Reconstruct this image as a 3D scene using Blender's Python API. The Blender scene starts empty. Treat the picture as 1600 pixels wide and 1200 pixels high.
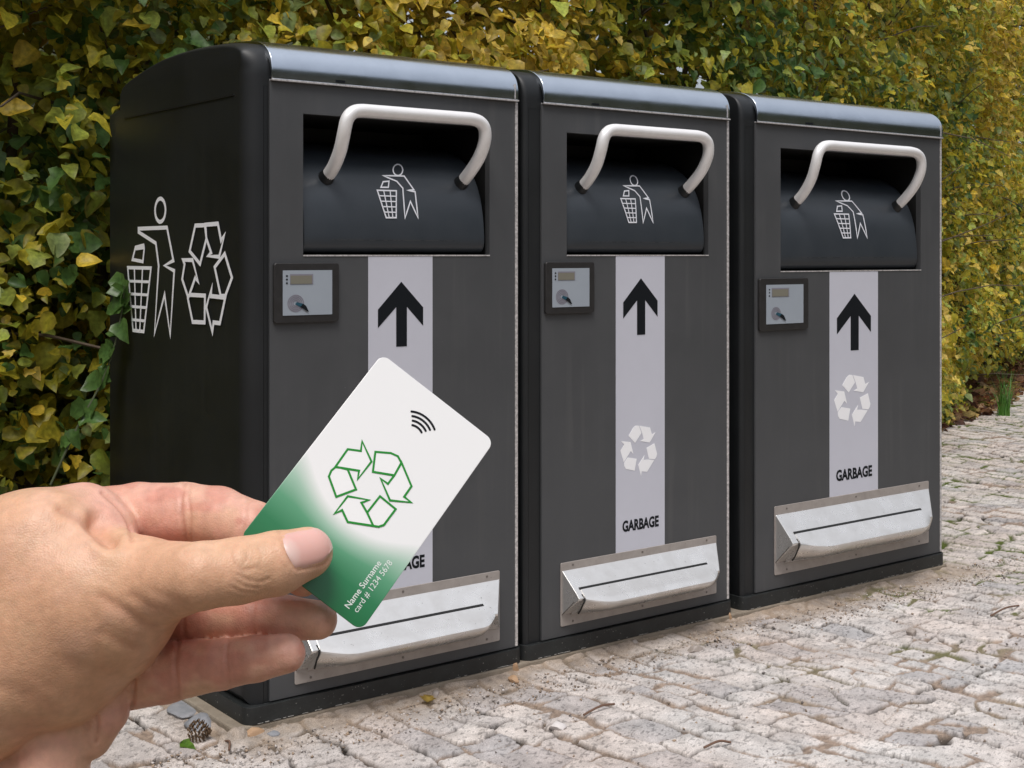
import bpy, bmesh, math, random
import numpy as np
from mathutils import Vector, Matrix
random.seed(7); rng = np.random.default_rng(11)
R = math.radians
# ------------------------------------------------------------------ camera, sky, sun, exposure
SC = bpy.context.scene
COL = SC.collection
cam = bpy.data.objects.new('camera', bpy.data.cameras.new('camera')); COL.objects.link(cam)
CH = 0.897                                   # camera height above the paving
FPX = 2098.0                                 # focal length in pixels of a 1600 px wide picture
cam.location = (0, 0, CH); cam.rotation_euler = (R(90), 0, 0)
cam.data.sensor_width = 36; cam.data.lens = 36*FPX/1600
cam.data.shift_y = -202/1600
cam.data.clip_start = 0.02; cam.data.clip_end = 500
SC.camera = cam
w = bpy.data.worlds.new('World'); SC.world = w; w.use_nodes = True
SUN_EL, SUN_AZ = 62, 186                      # azimuth clockwise from +Y
sky = w.node_tree.nodes.new('ShaderNodeTexSky'); sky.sky_type = 'NISHITA'; sky.sun_disc = False
sky.sun_elevation = R(SUN_EL); sky.sun_rotation = R(SUN_AZ); sky.dust_density = 3.5; sky.air_density = 1.0
# thin overcast: the clear sky veiled by cloud that is brightest overhead
wn = w.node_tree.nodes; wl = w.node_tree.links
tcw = wn.new('ShaderNodeTexCoord'); sep = wn.new('ShaderNodeSeparateXYZ'); wl.new(tcw.outputs['Generated'], sep.inputs[0])
mr = wn.new('ShaderNodeMapRange'); mr.inputs[1].default_value = 0.0; mr.inputs[2].default_value = .9; mr.inputs[3].default_value = 3.6; mr.inputs[4].default_value = 11.5; wl.new(sep.outputs[2], mr.inputs[0])
cl = wn.new('ShaderNodeVectorMath'); cl.operation = 'SCALE'; cl.inputs[0].default_value = (.97, 1.0, 1.06); wl.new(mr.outputs[0], cl.inputs['Scale'])
mxs = wn.new('ShaderNodeMix'); mxs.data_type = 'RGBA'; mxs.inputs[0].default_value = .65
wl.new(sky.outputs[0], mxs.inputs[6]); wl.new(cl.outputs[0], mxs.inputs[7])
bgn = w.node_tree.nodes['Background']; bgn.inputs['Strength'].default_value = 0.10
w.node_tree.links.new(mxs.outputs[2], bgn.inputs['Color'])
sl = bpy.data.lights.new('sun', 'SUN'); sl.energy = 2.0; sl.angle = R(24); sl.color = (1.0, 0.955, 0.91)
sun = bpy.data.objects.new('sun', sl); COL.objects.link(sun)
sd = Vector((math.sin(R(SUN_AZ))*math.cos(R(SUN_EL)), math.cos(R(SUN_AZ))*math.cos(R(SUN_EL)), math.sin(R(SUN_EL))))
sun.rotation_euler = sd.to_track_quat('Z', 'Y').to_euler(); sun.location = (0, -4, 8)
SC.view_settings.view_transform = 'Standard'; SC.view_settings.look = 'None'
SC.view_settings.gamma = 1; SC.view_settings.exposure = 0.14; SC.view_settings.use_curve_mapping = False

# ------------------------------------------------------------------ helpers: objects
def prop(o, label=None, cat=None, group=None, kind=None):
    if label: o['label'] = label
    if cat: o['category'] = cat
    if group: o['group'] = group
    if kind: o['kind'] = kind
    return o
def empty(name, loc, rz=0, **k):
    o = bpy.data.objects.new(name, None); COL.objects.link(o); o.empty_display_size = .1
    o.location = loc; o.rotation_euler = (0, 0, rz)
    return prop(o, **k)
def link(name, me, mat, parent=None, smooth=None, bevel=0, **k):
    o = bpy.data.objects.new(name, me); COL.objects.link(o)
    if mat: me.materials.append(mat)
    if parent: o.parent = parent
    if smooth is not None:
        me.shade_smooth()
        if smooth < 180:
            bm = bmesh.new(); bm.from_mesh(me)
            for e in bm.edges:
                if len(e.link_faces) == 2 and e.calc_face_angle(0) > R(smooth): e.smooth = False
            bm.to_mesh(me); bm.free()
    if bevel:
        m = o.modifiers.new('bevel', 'BEVEL'); m.width = bevel; m.segments = 2; m.limit_method = 'ANGLE'; m.angle_limit = R(35)
        m.harden_normals = False
    return prop(o, **k)
class MB:
    def __init__(s, dz=0.0): s.v = []; s.f = []; s.dz = dz
    def add(s, vs, fs):
        b = len(s.v); s.v += [(a[0], a[1], a[2]+s.dz) for a in vs]; s.f += [tuple(i+b for i in f) for f in fs]; return s
    def box(s, x0, x1, y0, y1, z0, z1):
        return s.add([(x0,y0,z0),(x1,y0,z0),(x1,y1,z0),(x0,y1,z0),(x0,y0,z1),(x1,y0,z1),(x1,y1,z1),(x0,y1,z1)],
                     [(0,3,2,1),(4,5,6,7),(0,1,5,4),(1,2,6,5),(2,3,7,6),(3,0,4,7)])
    def prism_x(s, prof, x0, x1):                # prof: (y,z) outline
        n = len(prof)
        return s.add([(x0,)+tuple(p) for p in prof]+[(x1,)+tuple(p) for p in prof],
                     [tuple(range(n)), tuple(range(2*n-1, n-1, -1))]+[(i, i+n, (i+1) % n+n, (i+1) % n) for i in range(n)])
    def slab_y(s, poly, y0, y1):                 # poly: (x,z) outline, extruded in y
        n = len(poly)
        return s.add([(p[0], y0, p[1]) for p in poly]+[(p[0], y1, p[1]) for p in poly],
                     [tuple(range(n)), tuple(range(2*n-1, n-1, -1))]+[(i, (i+1) % n, (i+1) % n+n, i+n) for i in range(n)])
    def slab_z(s, poly, z0, z1):
        n = len(poly)
        return s.add([(p[0], p[1], z0) for p in poly]+[(p[0], p[1], z1) for p in poly],
                     [tuple(range(n)), tuple(range(2*n-1, n-1, -1))]+[(i, (i+1) % n, (i+1) % n+n, i+n) for i in range(n)])
    def tube(s, path, rad, n=10, cap=True):
        P = [Vector(p) for p in path]; m = len(P)
        rad = rad if isinstance(rad, (list, tuple)) else [rad]*m
        up = None; vs = []
        for i in range(m):
            t = (P[min(i+1, m-1)]-P[max(i-1, 0)]).normalized()
            if up is None: up = Vector((0,0,1)) if abs(t.z) < .9 else Vector((1,0,0))
            a = t.cross(up).normalized(); b = a.cross(t).normalized(); up = b
            for j in range(n):
                q = P[i]+(a*math.cos(2*math.pi*j/n)+b*math.sin(2*math.pi*j/n))*rad[i]; vs.append(tuple(q))
        fs = [(i*n+j, i*n+(j+1) % n, (i+1)*n+(j+1) % n, (i+1)*n+j) for i in range(m-1) for j in range(n)]
        if cap: fs += [tuple(range(n-1, -1, -1)), tuple(range((m-1)*n, m*n))]
        return s.add(vs, fs)
    def poly3(s, pts): return s.add(pts, [tuple(range(len(pts)))])
    def mesh(s, name='m'):
        me = bpy.data.meshes.new(name); me.from_pydata(s.v, [], s.f)
        bm = bmesh.new(); bm.from_mesh(me); bmesh.ops.recalc_face_normals(bm, faces=bm.faces); bm.to_mesh(me); bm.free()
        me.update(); return me
def rrect(x0, x1, z0, z1, r, n=5):
    out = []
    for cx, cz, a0 in ((x1-r, z1-r, 0), (x0+r, z1-r, 90), (x0+r, z0+r, 180), (x1-r, z0+r, 270)):
        for k in range(n+1):
            a = R(a0+90*k/n); out.append((cx+r*math.cos(a), cz+r*math.sin(a)))
    return out
def ribbon(P, wd, closed=True):
    """flat stroke round a 2-D polyline: returns (verts2d, quads) with mitred corners"""
    P = [np.array(p, float) for p in P]; n = len(P); A = []; B = []
    for i in range(n):
        p = P[i]; a = P[i-1] if (closed or i > 0) else None; b = P[(i+1) % n] if (closed or i < n-1) else None
        d1 = (p-a)/np.linalg.norm(p-a) if a is not None else None
        d2 = (b-p)/np.linalg.norm(b-p) if b is not None else None
        if d1 is None: d1 = d2
        if d2 is None: d2 = d1
        n1 = np.array([-d1[1], d1[0]]); n2 = np.array([-d2[1], d2[0]]); m = n1+n2
        L = np.linalg.norm(m); m = m/L if L > 1e-6 else n1
        k = min(1/max(m@n1, .3), 2.2)
        A.append(p+m*k*wd/2); B.append(p-m*k*wd/2)
    v = A+B; q = [(i, (i+1) % n, (i+1) % n+n, i+n) for i in range(n if closed else n-1)]
    return v, q
def smooth_path(P, n=6):
    P = [np.array(p, float) for p in P]; out = []
    Q = [2*P[0]-P[1]]+P+[2*P[-1]-P[-2]]
    for i in range(1, len(Q)-2):
        for k in range(n):
            t = k/n
            out.append(.5*((2*Q[i])+(Q[i+1]-Q[i-1])*t+(2*Q[i-1]-5*Q[i]+4*Q[i+1]-Q[i+2])*t*t+(3*Q[i]-Q[i-1]-3*Q[i+1]+Q[i+2])*t**3))
    out.append(P[-1]); return [tuple(float(c) for c in p) for p in out]
def text_mesh(s, size, xs=1.0, bold=0.0, align='LEFT'):
    c = bpy.data.curves.new('t', 'FONT'); c.body = s; c.size = size; c.align_x = align; c.offset = bold; c.resolution_u = 3
    o = bpy.data.objects.new('t', c); COL.objects.link(o)
    dg = bpy.context.evaluated_depsgraph_get(); me = bpy.data.meshes.new_from_object(o.evaluated_get(dg))
    bpy.data.objects.remove(o)
    me.transform(Matrix.Diagonal((xs, 1, 1, 1))); return me
def np_mesh(name, V, F, col=None):
    """V (n,3), F (m,k) all same k; col (n,3) -> 'col' point attribute"""
    V = np.asarray(V, np.float32); F = np.asarray(F, np.int32); me = bpy.data.meshes.new(name)
    me.vertices.add(len(V)); me.vertices.foreach_set('co', V.ravel())
    m, k = F.shape; me.loops.add(m*k); me.loops.foreach_set('vertex_index', F.ravel())
    me.polygons.add(m); me.polygons.foreach_set('loop_start', np.arange(0, m*k, k, dtype=np.int32))
    me.update(calc_edges=True)
    if col is not None:
        at = me.attributes.new('col', 'FLOAT_COLOR', 'POINT')
        at.data.foreach_set('color', np.concatenate([col, np.ones((len(V), 1))], 1).astype(np.float32).ravel())
    return me

# ------------------------------------------------------------------ helpers: materials
def mat(name, color=(.5,.5,.5), rough=.5, metal=0, spec=.5, noise=None, bump=None, build=None, coat=0):
    """noise=(scale, amount, colour2) mottles the colour; bump=(scale, strength, distance)"""
    m = bpy.data.materials.new(name); m.use_nodes = True; nt = m.node_tree; N = nt.nodes; L = nt.links
    p = N['Principled BSDF']; p.inputs['Base Color'].default_value = (*color, 1); p.inputs['Roughness'].default_value = rough
    p.inputs['Metallic'].default_value = metal; p.inputs['Specular IOR Level'].default_value = spec
    if coat: p.inputs['Coat Weight'].default_value = coat; p.inputs['Coat Roughness'].default_value = .2
    tc = N.new('ShaderNodeTexCoord')
    if noise:
        n = N.new('ShaderNodeTexNoise'); n.inputs['Scale'].default_value = noise[0]; n.inputs['Detail'].default_value = 6; n.inputs['Roughness'].default_value = .65
        L.new(tc.outputs['Object'], n.inputs['Vector'])
        r = N.new('ShaderNodeMapRange'); r.inputs[1].default_value = .35; r.inputs[2].default_value = .7; r.inputs[4].default_value = noise[1]
        L.new(n.outputs['Fac'], r.inputs[0])
        x = N.new('ShaderNodeMix'); x.data_type = 'RGBA'; x.inputs[6].default_value = (*color, 1); x.inputs[7].default_value = (*noise[2], 1)
        L.new(r.outputs[0], x.inputs[0]); L.new(x.outputs[2], p.inputs['Base Color'])
        rr = N.new('ShaderNodeMapRange'); rr.inputs[3].default_value = max(rough-.08, 0); rr.inputs[4].default_value = rough+.12
        L.new(n.outputs['Fac'], rr.inputs[0]); L.new(rr.outputs[0], p.inputs['Roughness'])
    if bump:
        n = N.new('ShaderNodeTexNoise'); n.inputs['Scale'].default_value = bump[0]; n.inputs['Detail'].default_value = 5
        L.new(tc.outputs['Object'], n.inputs['Vector'])
        b = N.new('ShaderNodeBump'); b.inputs['Strength'].default_value = bump[1]; b.inputs['Distance'].default_value = bump[2]
        L.new(n.outputs['Fac'], b.inputs['Height']); L.new(b.outputs[0], p.inputs['Normal'])
    if build: build(nt, p, tc)
    return m
def speckle(scale, thr, col2, amt=1.0, zlim=None):
    """small chips and flecks of a second colour with their own shape"""
    def f(nt, p, tc):
        N, L = nt.nodes, nt.links
        n = N.new('ShaderNodeTexNoise'); n.inputs['Scale'].default_value = scale; n.inputs['Detail'].default_value = 3
        L.new(tc.outputs['Object'], n.inputs['Vector'])
        r = N.new('ShaderNodeMapRange'); r.inputs[1].default_value = thr; r.inputs[2].default_value = thr+.04; r.inputs[4].default_value = amt
        L.new(n.outputs['Fac'], r.inputs[0])
        x = N.new('ShaderNodeMix'); x.data_type = 'RGBA'; L.new(r.outputs[0], x.inputs[0]); x.inputs[7].default_value = (*col2, 1)
        src = p.inputs['Base Color'].links[0].from_socket if p.inputs['Base Color'].links else None
        if src: L.new(src, x.inputs[6])
        else: x.inputs[6].default_value = p.inputs['Base Color'].default_value
        L.new(x.outputs[2], p.inputs['Base Color'])
    return f
def streaks(nt, p, tc, col=(.11,.11,.11), amt=.45):
    """faint vertical run marks and wiped dust on a painted sheet"""
    N, L = nt.nodes, nt.links; mp = N.new('ShaderNodeMapping'); mp.inputs['Scale'].default_value = (38, 38, 1.6)
    oi = N.new('ShaderNodeObjectInfo'); ad = N.new('ShaderNodeVectorMath'); ad.operation = 'ADD'; L.new(tc.outputs['Object'], ad.inputs[0]); L.new(oi.outputs['Location'], ad.inputs[1]); L.new(ad.outputs[0], mp.inputs[0])
    n = N.new('ShaderNodeTexNoise'); n.inputs['Scale'].default_value = 1.0; n.inputs['Detail'].default_value = 5; L.new(mp.outputs[0], n.inputs['Vector'])
    n2 = N.new('ShaderNodeTexNoise'); n2.inputs['Scale'].default_value = 3.5; n2.inputs['Detail'].default_value = 4; L.new(ad.outputs[0], n2.inputs['Vector'])
    r = N.new('ShaderNodeMapRange'); r.inputs[1].default_value = .50; r.inputs[2].default_value = .78; r.inputs[4].default_value = amt; L.new(n.outputs['Fac'], r.inputs[0])
    r2 = N.new('ShaderNodeMapRange'); r2.inputs[1].default_value = .42; r2.inputs[2].default_value = .62; L.new(n2.outputs['Fac'], r2.inputs[0])
    m_ = N.new('ShaderNodeMath'); m_.operation = 'MULTIPLY'; L.new(r.outputs[0], m_.inputs[0]); L.new(r2.outputs[0], m_.inputs[1])
    x = N.new('ShaderNodeMix'); x.data_type = 'RGBA'; L.new(m_.outputs[0], x.inputs[0]); x.inputs[7].default_value = (*col, 1)
    L.new(p.inputs['Base Color'].links[0].from_socket, x.inputs[6]); L.new(x.outputs[2], p.inputs['Base Color'])
def attr_base(nt, p, tc):
    a = nt.nodes.new('ShaderNodeAttribute'); a.attribute_name = 'col'; nt.links.new(a.outputs['Color'], p.inputs['Base Color'])

M = {}
M['shell'] = mat('black_plastic', (.0080,.0092,.0104), .46, noise=(5,.5,(.014,.016,.018)), bump=(900,.12,.0006), build=lambda nt, p, tc: streaks(nt, p, tc, (.022,.023,.024), .45))
M['panel'] = mat('charcoal_paint', (.062,.064,.068), .50, noise=(7,.7,(.075,.077,.081)), bump=(1400,.10,.0004), build=lambda nt, p, tc: (streaks(nt, p, tc), speckle(260,.74,(.3,.3,.3),.5)(nt, p, tc)))
M['drawer'] = mat('slate_moulding', (.032,.039,.048), .34, noise=(9,.6,(.046,.053,.062)), bump=(700,.15,.0006), build=speckle(150,.74,(.12,.12,.12),.35))
M['recess'] = mat('dark_lining', (.006,.006,.006), .6)
M['cap'] = mat('brushed_cap_metal', (.56,.61,.68), .20, metal=1, noise=(14,.5,(.47,.52,.59)), bump=(30,.05,.002))
M['strip'] = mat('bare_metal_edge', (.82,.79,.78), .42, metal=.4, noise=(160,.8,(.22,.21,.21)))
M['plinth'] = mat('scuffed_plinth', (.012,.0135,.014), .5, noise=(30,.8,(.026,.03,.03)), bump=(250,.3,.001), build=speckle(190,.68,(.30,.30,.28),.75))
M['steel'] = mat('satin_steel', (.78,.765,.745), .27, metal=.72, noise=(22,.7,(.63,.61,.585)), bump=(80,.06,.001), build=speckle(170,.70,(.22,.20,.18),.6))
M['flange'] = mat('dull_steel', (.42,.38,.355), .50, metal=.25, noise=(35,.8,(.33,.295,.27)), build=speckle(200,.69,(.16,.14,.12),.6))
M['chip'] = mat('bare_plastic_chips', (.42,.41,.38), .7, noise=(200,1,(.16,.15,.14)))
M['rivet'] = mat('rivet_steel', (.20,.18,.165), .45, metal=.5)
M['handle'] = mat('satin_aluminium', (.93,.915,.91), .34, metal=.25, noise=(40,.6,(.84,.82,.81)), bump=(300,.1,.0005))
M['stripe'] = mat('grey_sticker', (.585,.59,.66), .5, noise=(6,.6,(.54,.545,.61)))
M['ink'] = mat('black_print', (.006,.008,.011), .6, spec=.2)
M['white'] = mat('white_print', (.92,.93,.98), .5)
M['sticker_white'] = mat('pale_print', (.96,.96,.98), .5)
M['rframe'] = mat('reader_bezel', (.019,.018,.018), .45, noise=(60,.5,(.032,.030,.031)))
M['rface'] = mat('reader_face', (.33,.37,.42), .4, noise=(20,.5,(.36,.40,.45)))
M['lcd'] = mat('lcd_glass', (.21,.20,.16), .25)
M['grey'] = mat('grey_print', (.22,.21,.25), .5)
M['teal'] = mat('teal_print', (.016,.08,.12), .4)
M['pic'] = mat('lid_pictogram_print', (.82,.83,.88), .5)
M['concrete'] = mat('concrete_slab', (.30,.255,.20), .85, noise=(18,.9,(.20,.16,.12)), bump=(90,.6,.004), build=speckle(260,.66,(.10,.085,.07),.8))

# ------------------------------------------------------------------ place of the bins
U = Vector((.795, .6066, 0)).normalized(); VV = Vector((-U.y, U.x, 0)); P0 = Vector((-.4619, 2.53, 0))
ROT = math.atan2(U.y, U.x)
def wp(t, s, z=0): p = P0+U*t+VV*s; return Vector((p.x, p.y, z))
def at(px, py, D):                            # point seen at photo pixel (px,py), D metres in front of the lens
    return np.array([(px-800)/FPX*D, D, CH-(py-398)/FPX*D])
def gnd(px, py, z=0):
    D = FPX*(CH-z)/(py-398); return np.array([(px-800)/FPX*D, D, z])
BZ = .02

# ------------------------------------------------------------------ paving: one height-field sheet
def hash2(i, j, k=0):
    h = np.sin(i*127.1+j*311.7+k*74.7)*43758.5453; return h-np.floor(h)
def vnoise(x, y, k=0):
    xi = np.floor(x); yi = np.floor(y); fx = x-xi; fy = y-yi; fx = fx*fx*(3-2*fx); fy = fy*fy*(3-2*fy)
    a = hash2(xi, yi, k); b = hash2(xi+1, yi, k); c = hash2(xi, yi+1, k); d = hash2(xi+1, yi+1, k)
    return (a*(1-fx)+b*fx)*(1-fy)+(c*(1-fx)+d*fx)*fy
def fbm(x, y, o=4, k=0):
    s = 0; a = .5; t = 0
    for i in range(o): s = s+a*vnoise(x*2**i, y*2**i, k+i*7); t += a; a *= .55
    return s/t
def paving():
    ny, nx = 1150, 1300
    Y = 1.75*(16/1.75)**(np.linspace(0, 1, ny)); q = np.linspace(-.66, .66, nx)
    YY, QQ = np.meshgrid(Y, q, indexing='ij'); XX = YY*QQ
    dx = XX-P0.x; dy = YY-P0.y; t = dx*U.x+dy*U.y; s = dx*VV.x+dy*VV.y
    # stones set in slightly bowed courses
    a = t+.10*np.sin(s*1.9+.6)+.05*(fbm(t*2.2, s*2.2, 2, 3)-.5)*2+.034*(fbm(t*7, s*7, 3, 5)-.5)*2
    b = s+.06*(fbm(t*2.0, s*2.0, 2, 9)-.5)*2+.048*(fbm(t*7, s*7, 3, 15)-.5)*2
    wr = .083; row = np.floor(a/wr+ .0); 
    # uneven course widths
    jr = lambda r: (hash2(r, r*0+3.3, 1)-.5)*.46
    fa = a/wr; r0 = np.floor(fa); e0 = r0+jr(r0); e1 = r0+1+jr(r0+1)
    r0 = np.where(fa < e0, r0-1, np.where(fa > e1, r0+1, r0)); e0 = r0+jr(r0); e1 = r0+1+jr(r0+1)
    da = np.minimum(fa-e0, e1-fa)*wr
    ln = .108; fb = b/ln+hash2(r0, r0*0, 2)*7; jc = lambda r, c: (hash2(r, c, 4)-.5)*.70
    c0 = np.floor(fb); f0 = c0+jc(r0, c0); f1 = c0+1+jc(r0, c0+1)
    c0 = np.where(fb < f0, c0-1, np.where(fb > f1, c0+1, c0)); f0 = c0+jc(r0, c0); f1 = c0+1+jc(r0, c0+1)
    db = np.minimum(fb-f0, f1-fb)*ln
    # a diagonal cleft through some stones
    hx = hash2(r0, c0, 21)
    um = (fa-(e0+e1)/2)*wr; vm = (fb-(f0+f1)/2)*ln
    ang = hash2(r0, c0, 22)*3.14; dcl = np.abs(um*np.cos(ang)+vm*np.sin(ang)+(hash2(r0, c0, 23)-.5)*.04+.010*(fbm(t*30, s*30, 2, 31)-.5))
    dcl = np.where(hx > .80, dcl+.002, .05)
    rag = .013*(fbm(t*34, s*34, 3, 41)-.5)
    d = np.minimum(np.minimum(da, db), dcl)+rag
    wide = np.clip(fbm(t*8, s*8, 3, 51)*3.4-1.95, 0, 1); far = np.clip((t-1.6)*.8, 0, 1); jw = .0036+.0075*far+.024*wide          # joints of changing width, some filled flush with sand
    prof = np.clip((d-jw*.4)/(.0042), 0, 1); prof = prof*prof*(3-2*prof)
    fill = np.clip((fbm(t*7.1+4, s*7.1, 3, 61)-.47)*7, 0, 1); fill = np.maximum(fill, np.clip(wide*3, 0, 1))  # sand filled places
    depth = .0100*(1-.66*fill)
    tilt = um*(hash2(r0, c0, 6)-.5)*.07+vm*(hash2(r0, c0, 7)-.5)*.07
    hgt = (hash2(r0, c0, 8)-.5)*.0055
    rough = .0055*(fbm(t*24, s*24, 4, 71)-.5)+.0040*(fbm(t*90, s*90, 3, 81)-.5)
    clefts = .0012*np.abs(fbm(t*14, s*20, 3, 91)-.5)*4
    z = -depth*(1-prof)+(tilt+hgt+rough+clefts)*(.25+.75*prof)
    sandz = .0014*(fbm(t*160, s*160, 2, 95)-.5)
    z += sandz*2.2*(1-prof)
    # worn earth and grit along the slab, and towards the hedge
    inb = np.maximum(np.maximum(-.16-t, t-2.28), np.maximum(-.15-s, s-.9))
    earth = np.clip(np.clip((.00-inb)/.10, 0, 1)*np.clip(fbm(t*9, s*9, 3, 101)*3.2-.75, 0, 1)+np.exp(-np.clip(-.012-s, 0, 9)/.02)*(t > -.1)*(t < 2.2), 0, 1)
    hs = np.interp(t, [-4,-1,0,2.2,3.2,4.2,5.0,8.8,13], [.50,.66,.80,.95,1.15,1.60,2.00,3.66,5.4])+.0; hedge = np.clip((s-hs+.15)/.5+1.6*(fbm(t*5, s*5, 3, 111)-.5), 0, 1)
    soil = np.clip(np.maximum(earth*.9, hedge), 0, 1)
    z = z*(1-.72*soil)+soil*(-.001+.0035*(fbm(t*55, s*55, 3, 121)-.5))
    z = z+.017*np.exp(-np.clip(-.012-s, 0, 9)/.028)*(s < .0)*(t > -.10)*(t < 2.16)*(.55+.9*(fbm(t*14, s*14, 3, 125)-.3))
    z = z+.010*np.exp(-np.clip(-.072-t, 0, 9)/.02)*(t < -.05)*(s > -.02)*(s < .8)
    # colours that belong to the stones
    hv = hash2(r0, c0, 9); hw = hash2(r0, c0, 10)
    c1 = np.array([.53,.485,.46]); c2 = np.array([.62,.57,.535]); c3 = np.array([.43,.405,.40])
    st = c1+(c2-c1)*hv[..., None]; st = np.where((hw > .82)[..., None], c3+(c1-c3)*hv[..., None]*.5, st)
    mott = fbm(t*30, s*30, 4, 131)[..., None]; st = st*(.66+.68*mott)
    pk = fbm(t*170, s*170, 2, 141); st = st*np.where(pk > .68, .55, 1)[..., None]
    pnk = fbm(t*6, s*6, 3, 151)[..., None]; st = st*(1+np.array([.05,-.01,-.045])*(pnk-.4)*2.5)
    sand = np.array([.30,.228,.178])*(.45+1.05*fbm(t*150, s*150, 3, 161)[..., None])
    dark = np.array([.028,.022,.017])
    moss = np.array([.080,.105,.016])
    jc_ = sand*fill[..., None]+dark*(1-fill[..., None])
    mz = np.clip((fbm(t*4+9, s*4, 3, 171)-.53+.13*np.clip((t-1.8)*.6, 0, 1))*9, 0, 1)*np.clip((t+s*.4-.6), 0, 1)
    jc_ = jc_*(1-mz[..., None])+moss*mz[..., None]
    pm = np.clip((d-jw*.45)/.0038, 0, 1)[..., None]
    col = jc_*(1-pm)+st*pm
    sc = np.array([.34,.265,.20])*(.45+.9*fbm(t*70, s*70, 3, 181)[..., None])
    col = col*(1-soil[..., None]*.85)+sc*soil[..., None]*.85
    V = np.stack([XX, YY, z], -1).reshape(-1, 3)
    i = np.arange(ny-1)[:, None]*nx+np.arange(nx-1)[None, :]
    F = np.stack([i, i+1, i+nx+1, i+nx], -1).reshape(-1, 4)
    me = np_mesh('paving', V, F, np.clip(col, 0, 1).reshape(-1, 3)); me.shade_smooth()
    def build(nt, p, tc):
        attr_base(nt, p, tc); N, L = nt.nodes, nt.links
        src = p.inputs['Base Color'].links[0].from_socket
        n = N.new('ShaderNodeTexNoise'); n.inputs['Scale'].default_value = 420; n.inputs['Detail'].default_value = 4
        L.new(tc.outputs['Object'], n.inputs['Vector'])
        r = N.new('ShaderNodeMapRange'); r.inputs[1].default_value = .3; r.inputs[2].default_value = .7; r.inputs[3].default_value = .70; r.inputs[4].default_value = 1.22
        L.new(n.outputs['Fac'], r.inputs[0])
        x = N.new('ShaderNodeVectorMath'); x.operation = 'SCALE'; L.new(src, x.inputs[0]); L.new(r.outputs[0], x.inputs['Scale'])
        L.new(x.outputs[0], p.inputs['Base Color'])
    m = mat('granite_setts', rough=.85, spec=.25, bump=(520,.5,.0015), build=build)
    link('cobblestone_pavement', me, m, kind='structure', label='pale uneven cobblestone paving with sandy and mossy joints in front of the bins')
    me2 = MB().box(-60, 60, -20, 90, -.5, -.03).mesh('g')
    link('ground', me2, mat('earth', (.20,.16,.12), .9, noise=(3,.8,(.12,.10,.07))), kind='structure', label='bare earth under and beyond the paving and hedge')
paving()
sb = MB(); sb.slab_z([tuple(wp(t, s)[:2]) for t, s in ((-.072,-.010),(.3,-.014),(.9,-.011),(1.5,-.014),(2.125,-.012),(2.13,.74),(-.072,.74))], -.02, BZ)
link('concrete_slab', sb.mesh(), M['concrete'], bevel=.004, kind='structure', label='low beige concrete slab that carries the three bins')

# ------------------------------------------------------------------ the bins
PROF = smooth_path([(.0,1.215),(.001,1.250),(.010,1.276),(.028,1.292),(.062,1.302),(.13,1.3095),(.237,1.3151),(.36,1.3145),(.45,1.3075),(.54,1.2945),(.6126,1.2789),(.636,1.258)], 4)+[(.640,1.228),(.700,1.221)]
def offset_profile(P, d):
    P = np.array(P); n = len(P); out = []; wz = np.minimum(np.interp(P[:, 1], [0, 1.25, 1.285], [1, 1, .35]), np.interp(P[:, 0], [.5, .6], [1, .35]))
    for i in range(n):
        a = P[i]-P[i-1]; b = P[(i+1) % n]-P[i]; a /= np.linalg.norm(a); b /= np.linalg.norm(b)
        na = np.array([a[1], -a[0]]); nb = np.array([b[1], -b[0]]); m = na+nb; m /= np.linalg.norm(m); k = 1/max(m@na, .5)
        out.append(P[i]+m*k*d*wz[i])
    return out
DRAW = smooth_path([(.020,.0),(.009,.005),(.003,.013),(.0,.024),(.0,.040),(.003,.070),(.010,.105),(.022,.137),(.040,.165),(.064,.190),(.093,.208),(.13,.222),(.18,.232)], 4)  # y, height above the mouth's lower edge
def drawer_y(dz):
    return float(np.interp(dz, [p[1] for p in DRAW], [p[0] for p in DRAW]))

LOOP = [[(-0.00221,0.01531),(0.00572,0.01561),(0.00822,0.01135),(0.01137,0.01314),(0.00752,0.0059),(-0.00077,0.00608),(0.00202,0.00752),(-0.00143,0.01388)],
 [(-0.00231,0.01523),(-0.0042,0.01565),(-0.00647,0.01507),(-0.01065,0.00851),(-0.00413,0.00437),(-0.00021,0.01114),(-0.00143,0.01388)],
 [(0.01127,0.0069),(0.01449,0.00202),(0.01517,-0.00078),(0.01399,-0.00331),(0.0087,-0.0039),(0.00483,0.00325)],
 [(0.01415,-0.00319),(0.00939,-0.01139),(0.00457,-0.01146),(0.00452,-0.01478),(0.00034,-0.00802),(0.00457,-0.00055),(0.00466,-0.00384),(0.0087,-0.0039)],
 [(-0.00796,0.0053),(-0.00431,-0.00169),(-0.00677,-4e-05),(-0.00836,-0.00391),(-0.01079,-0.00856),(-0.01531,-0.00025),(-0.01314,0.00396),(-0.0158,0.0054)],
 [(-0.00074,-0.00417),(-0.00095,-0.01159),(-0.00819,-0.01148),(-0.00987,-0.0103),(-0.01079,-0.00856),(-0.00836,-0.00391)]]
def shrink(P, k):
    c = np.mean(P, 0); return [tuple(c+(np.array(p)-c)*k) for p in P]

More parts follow.
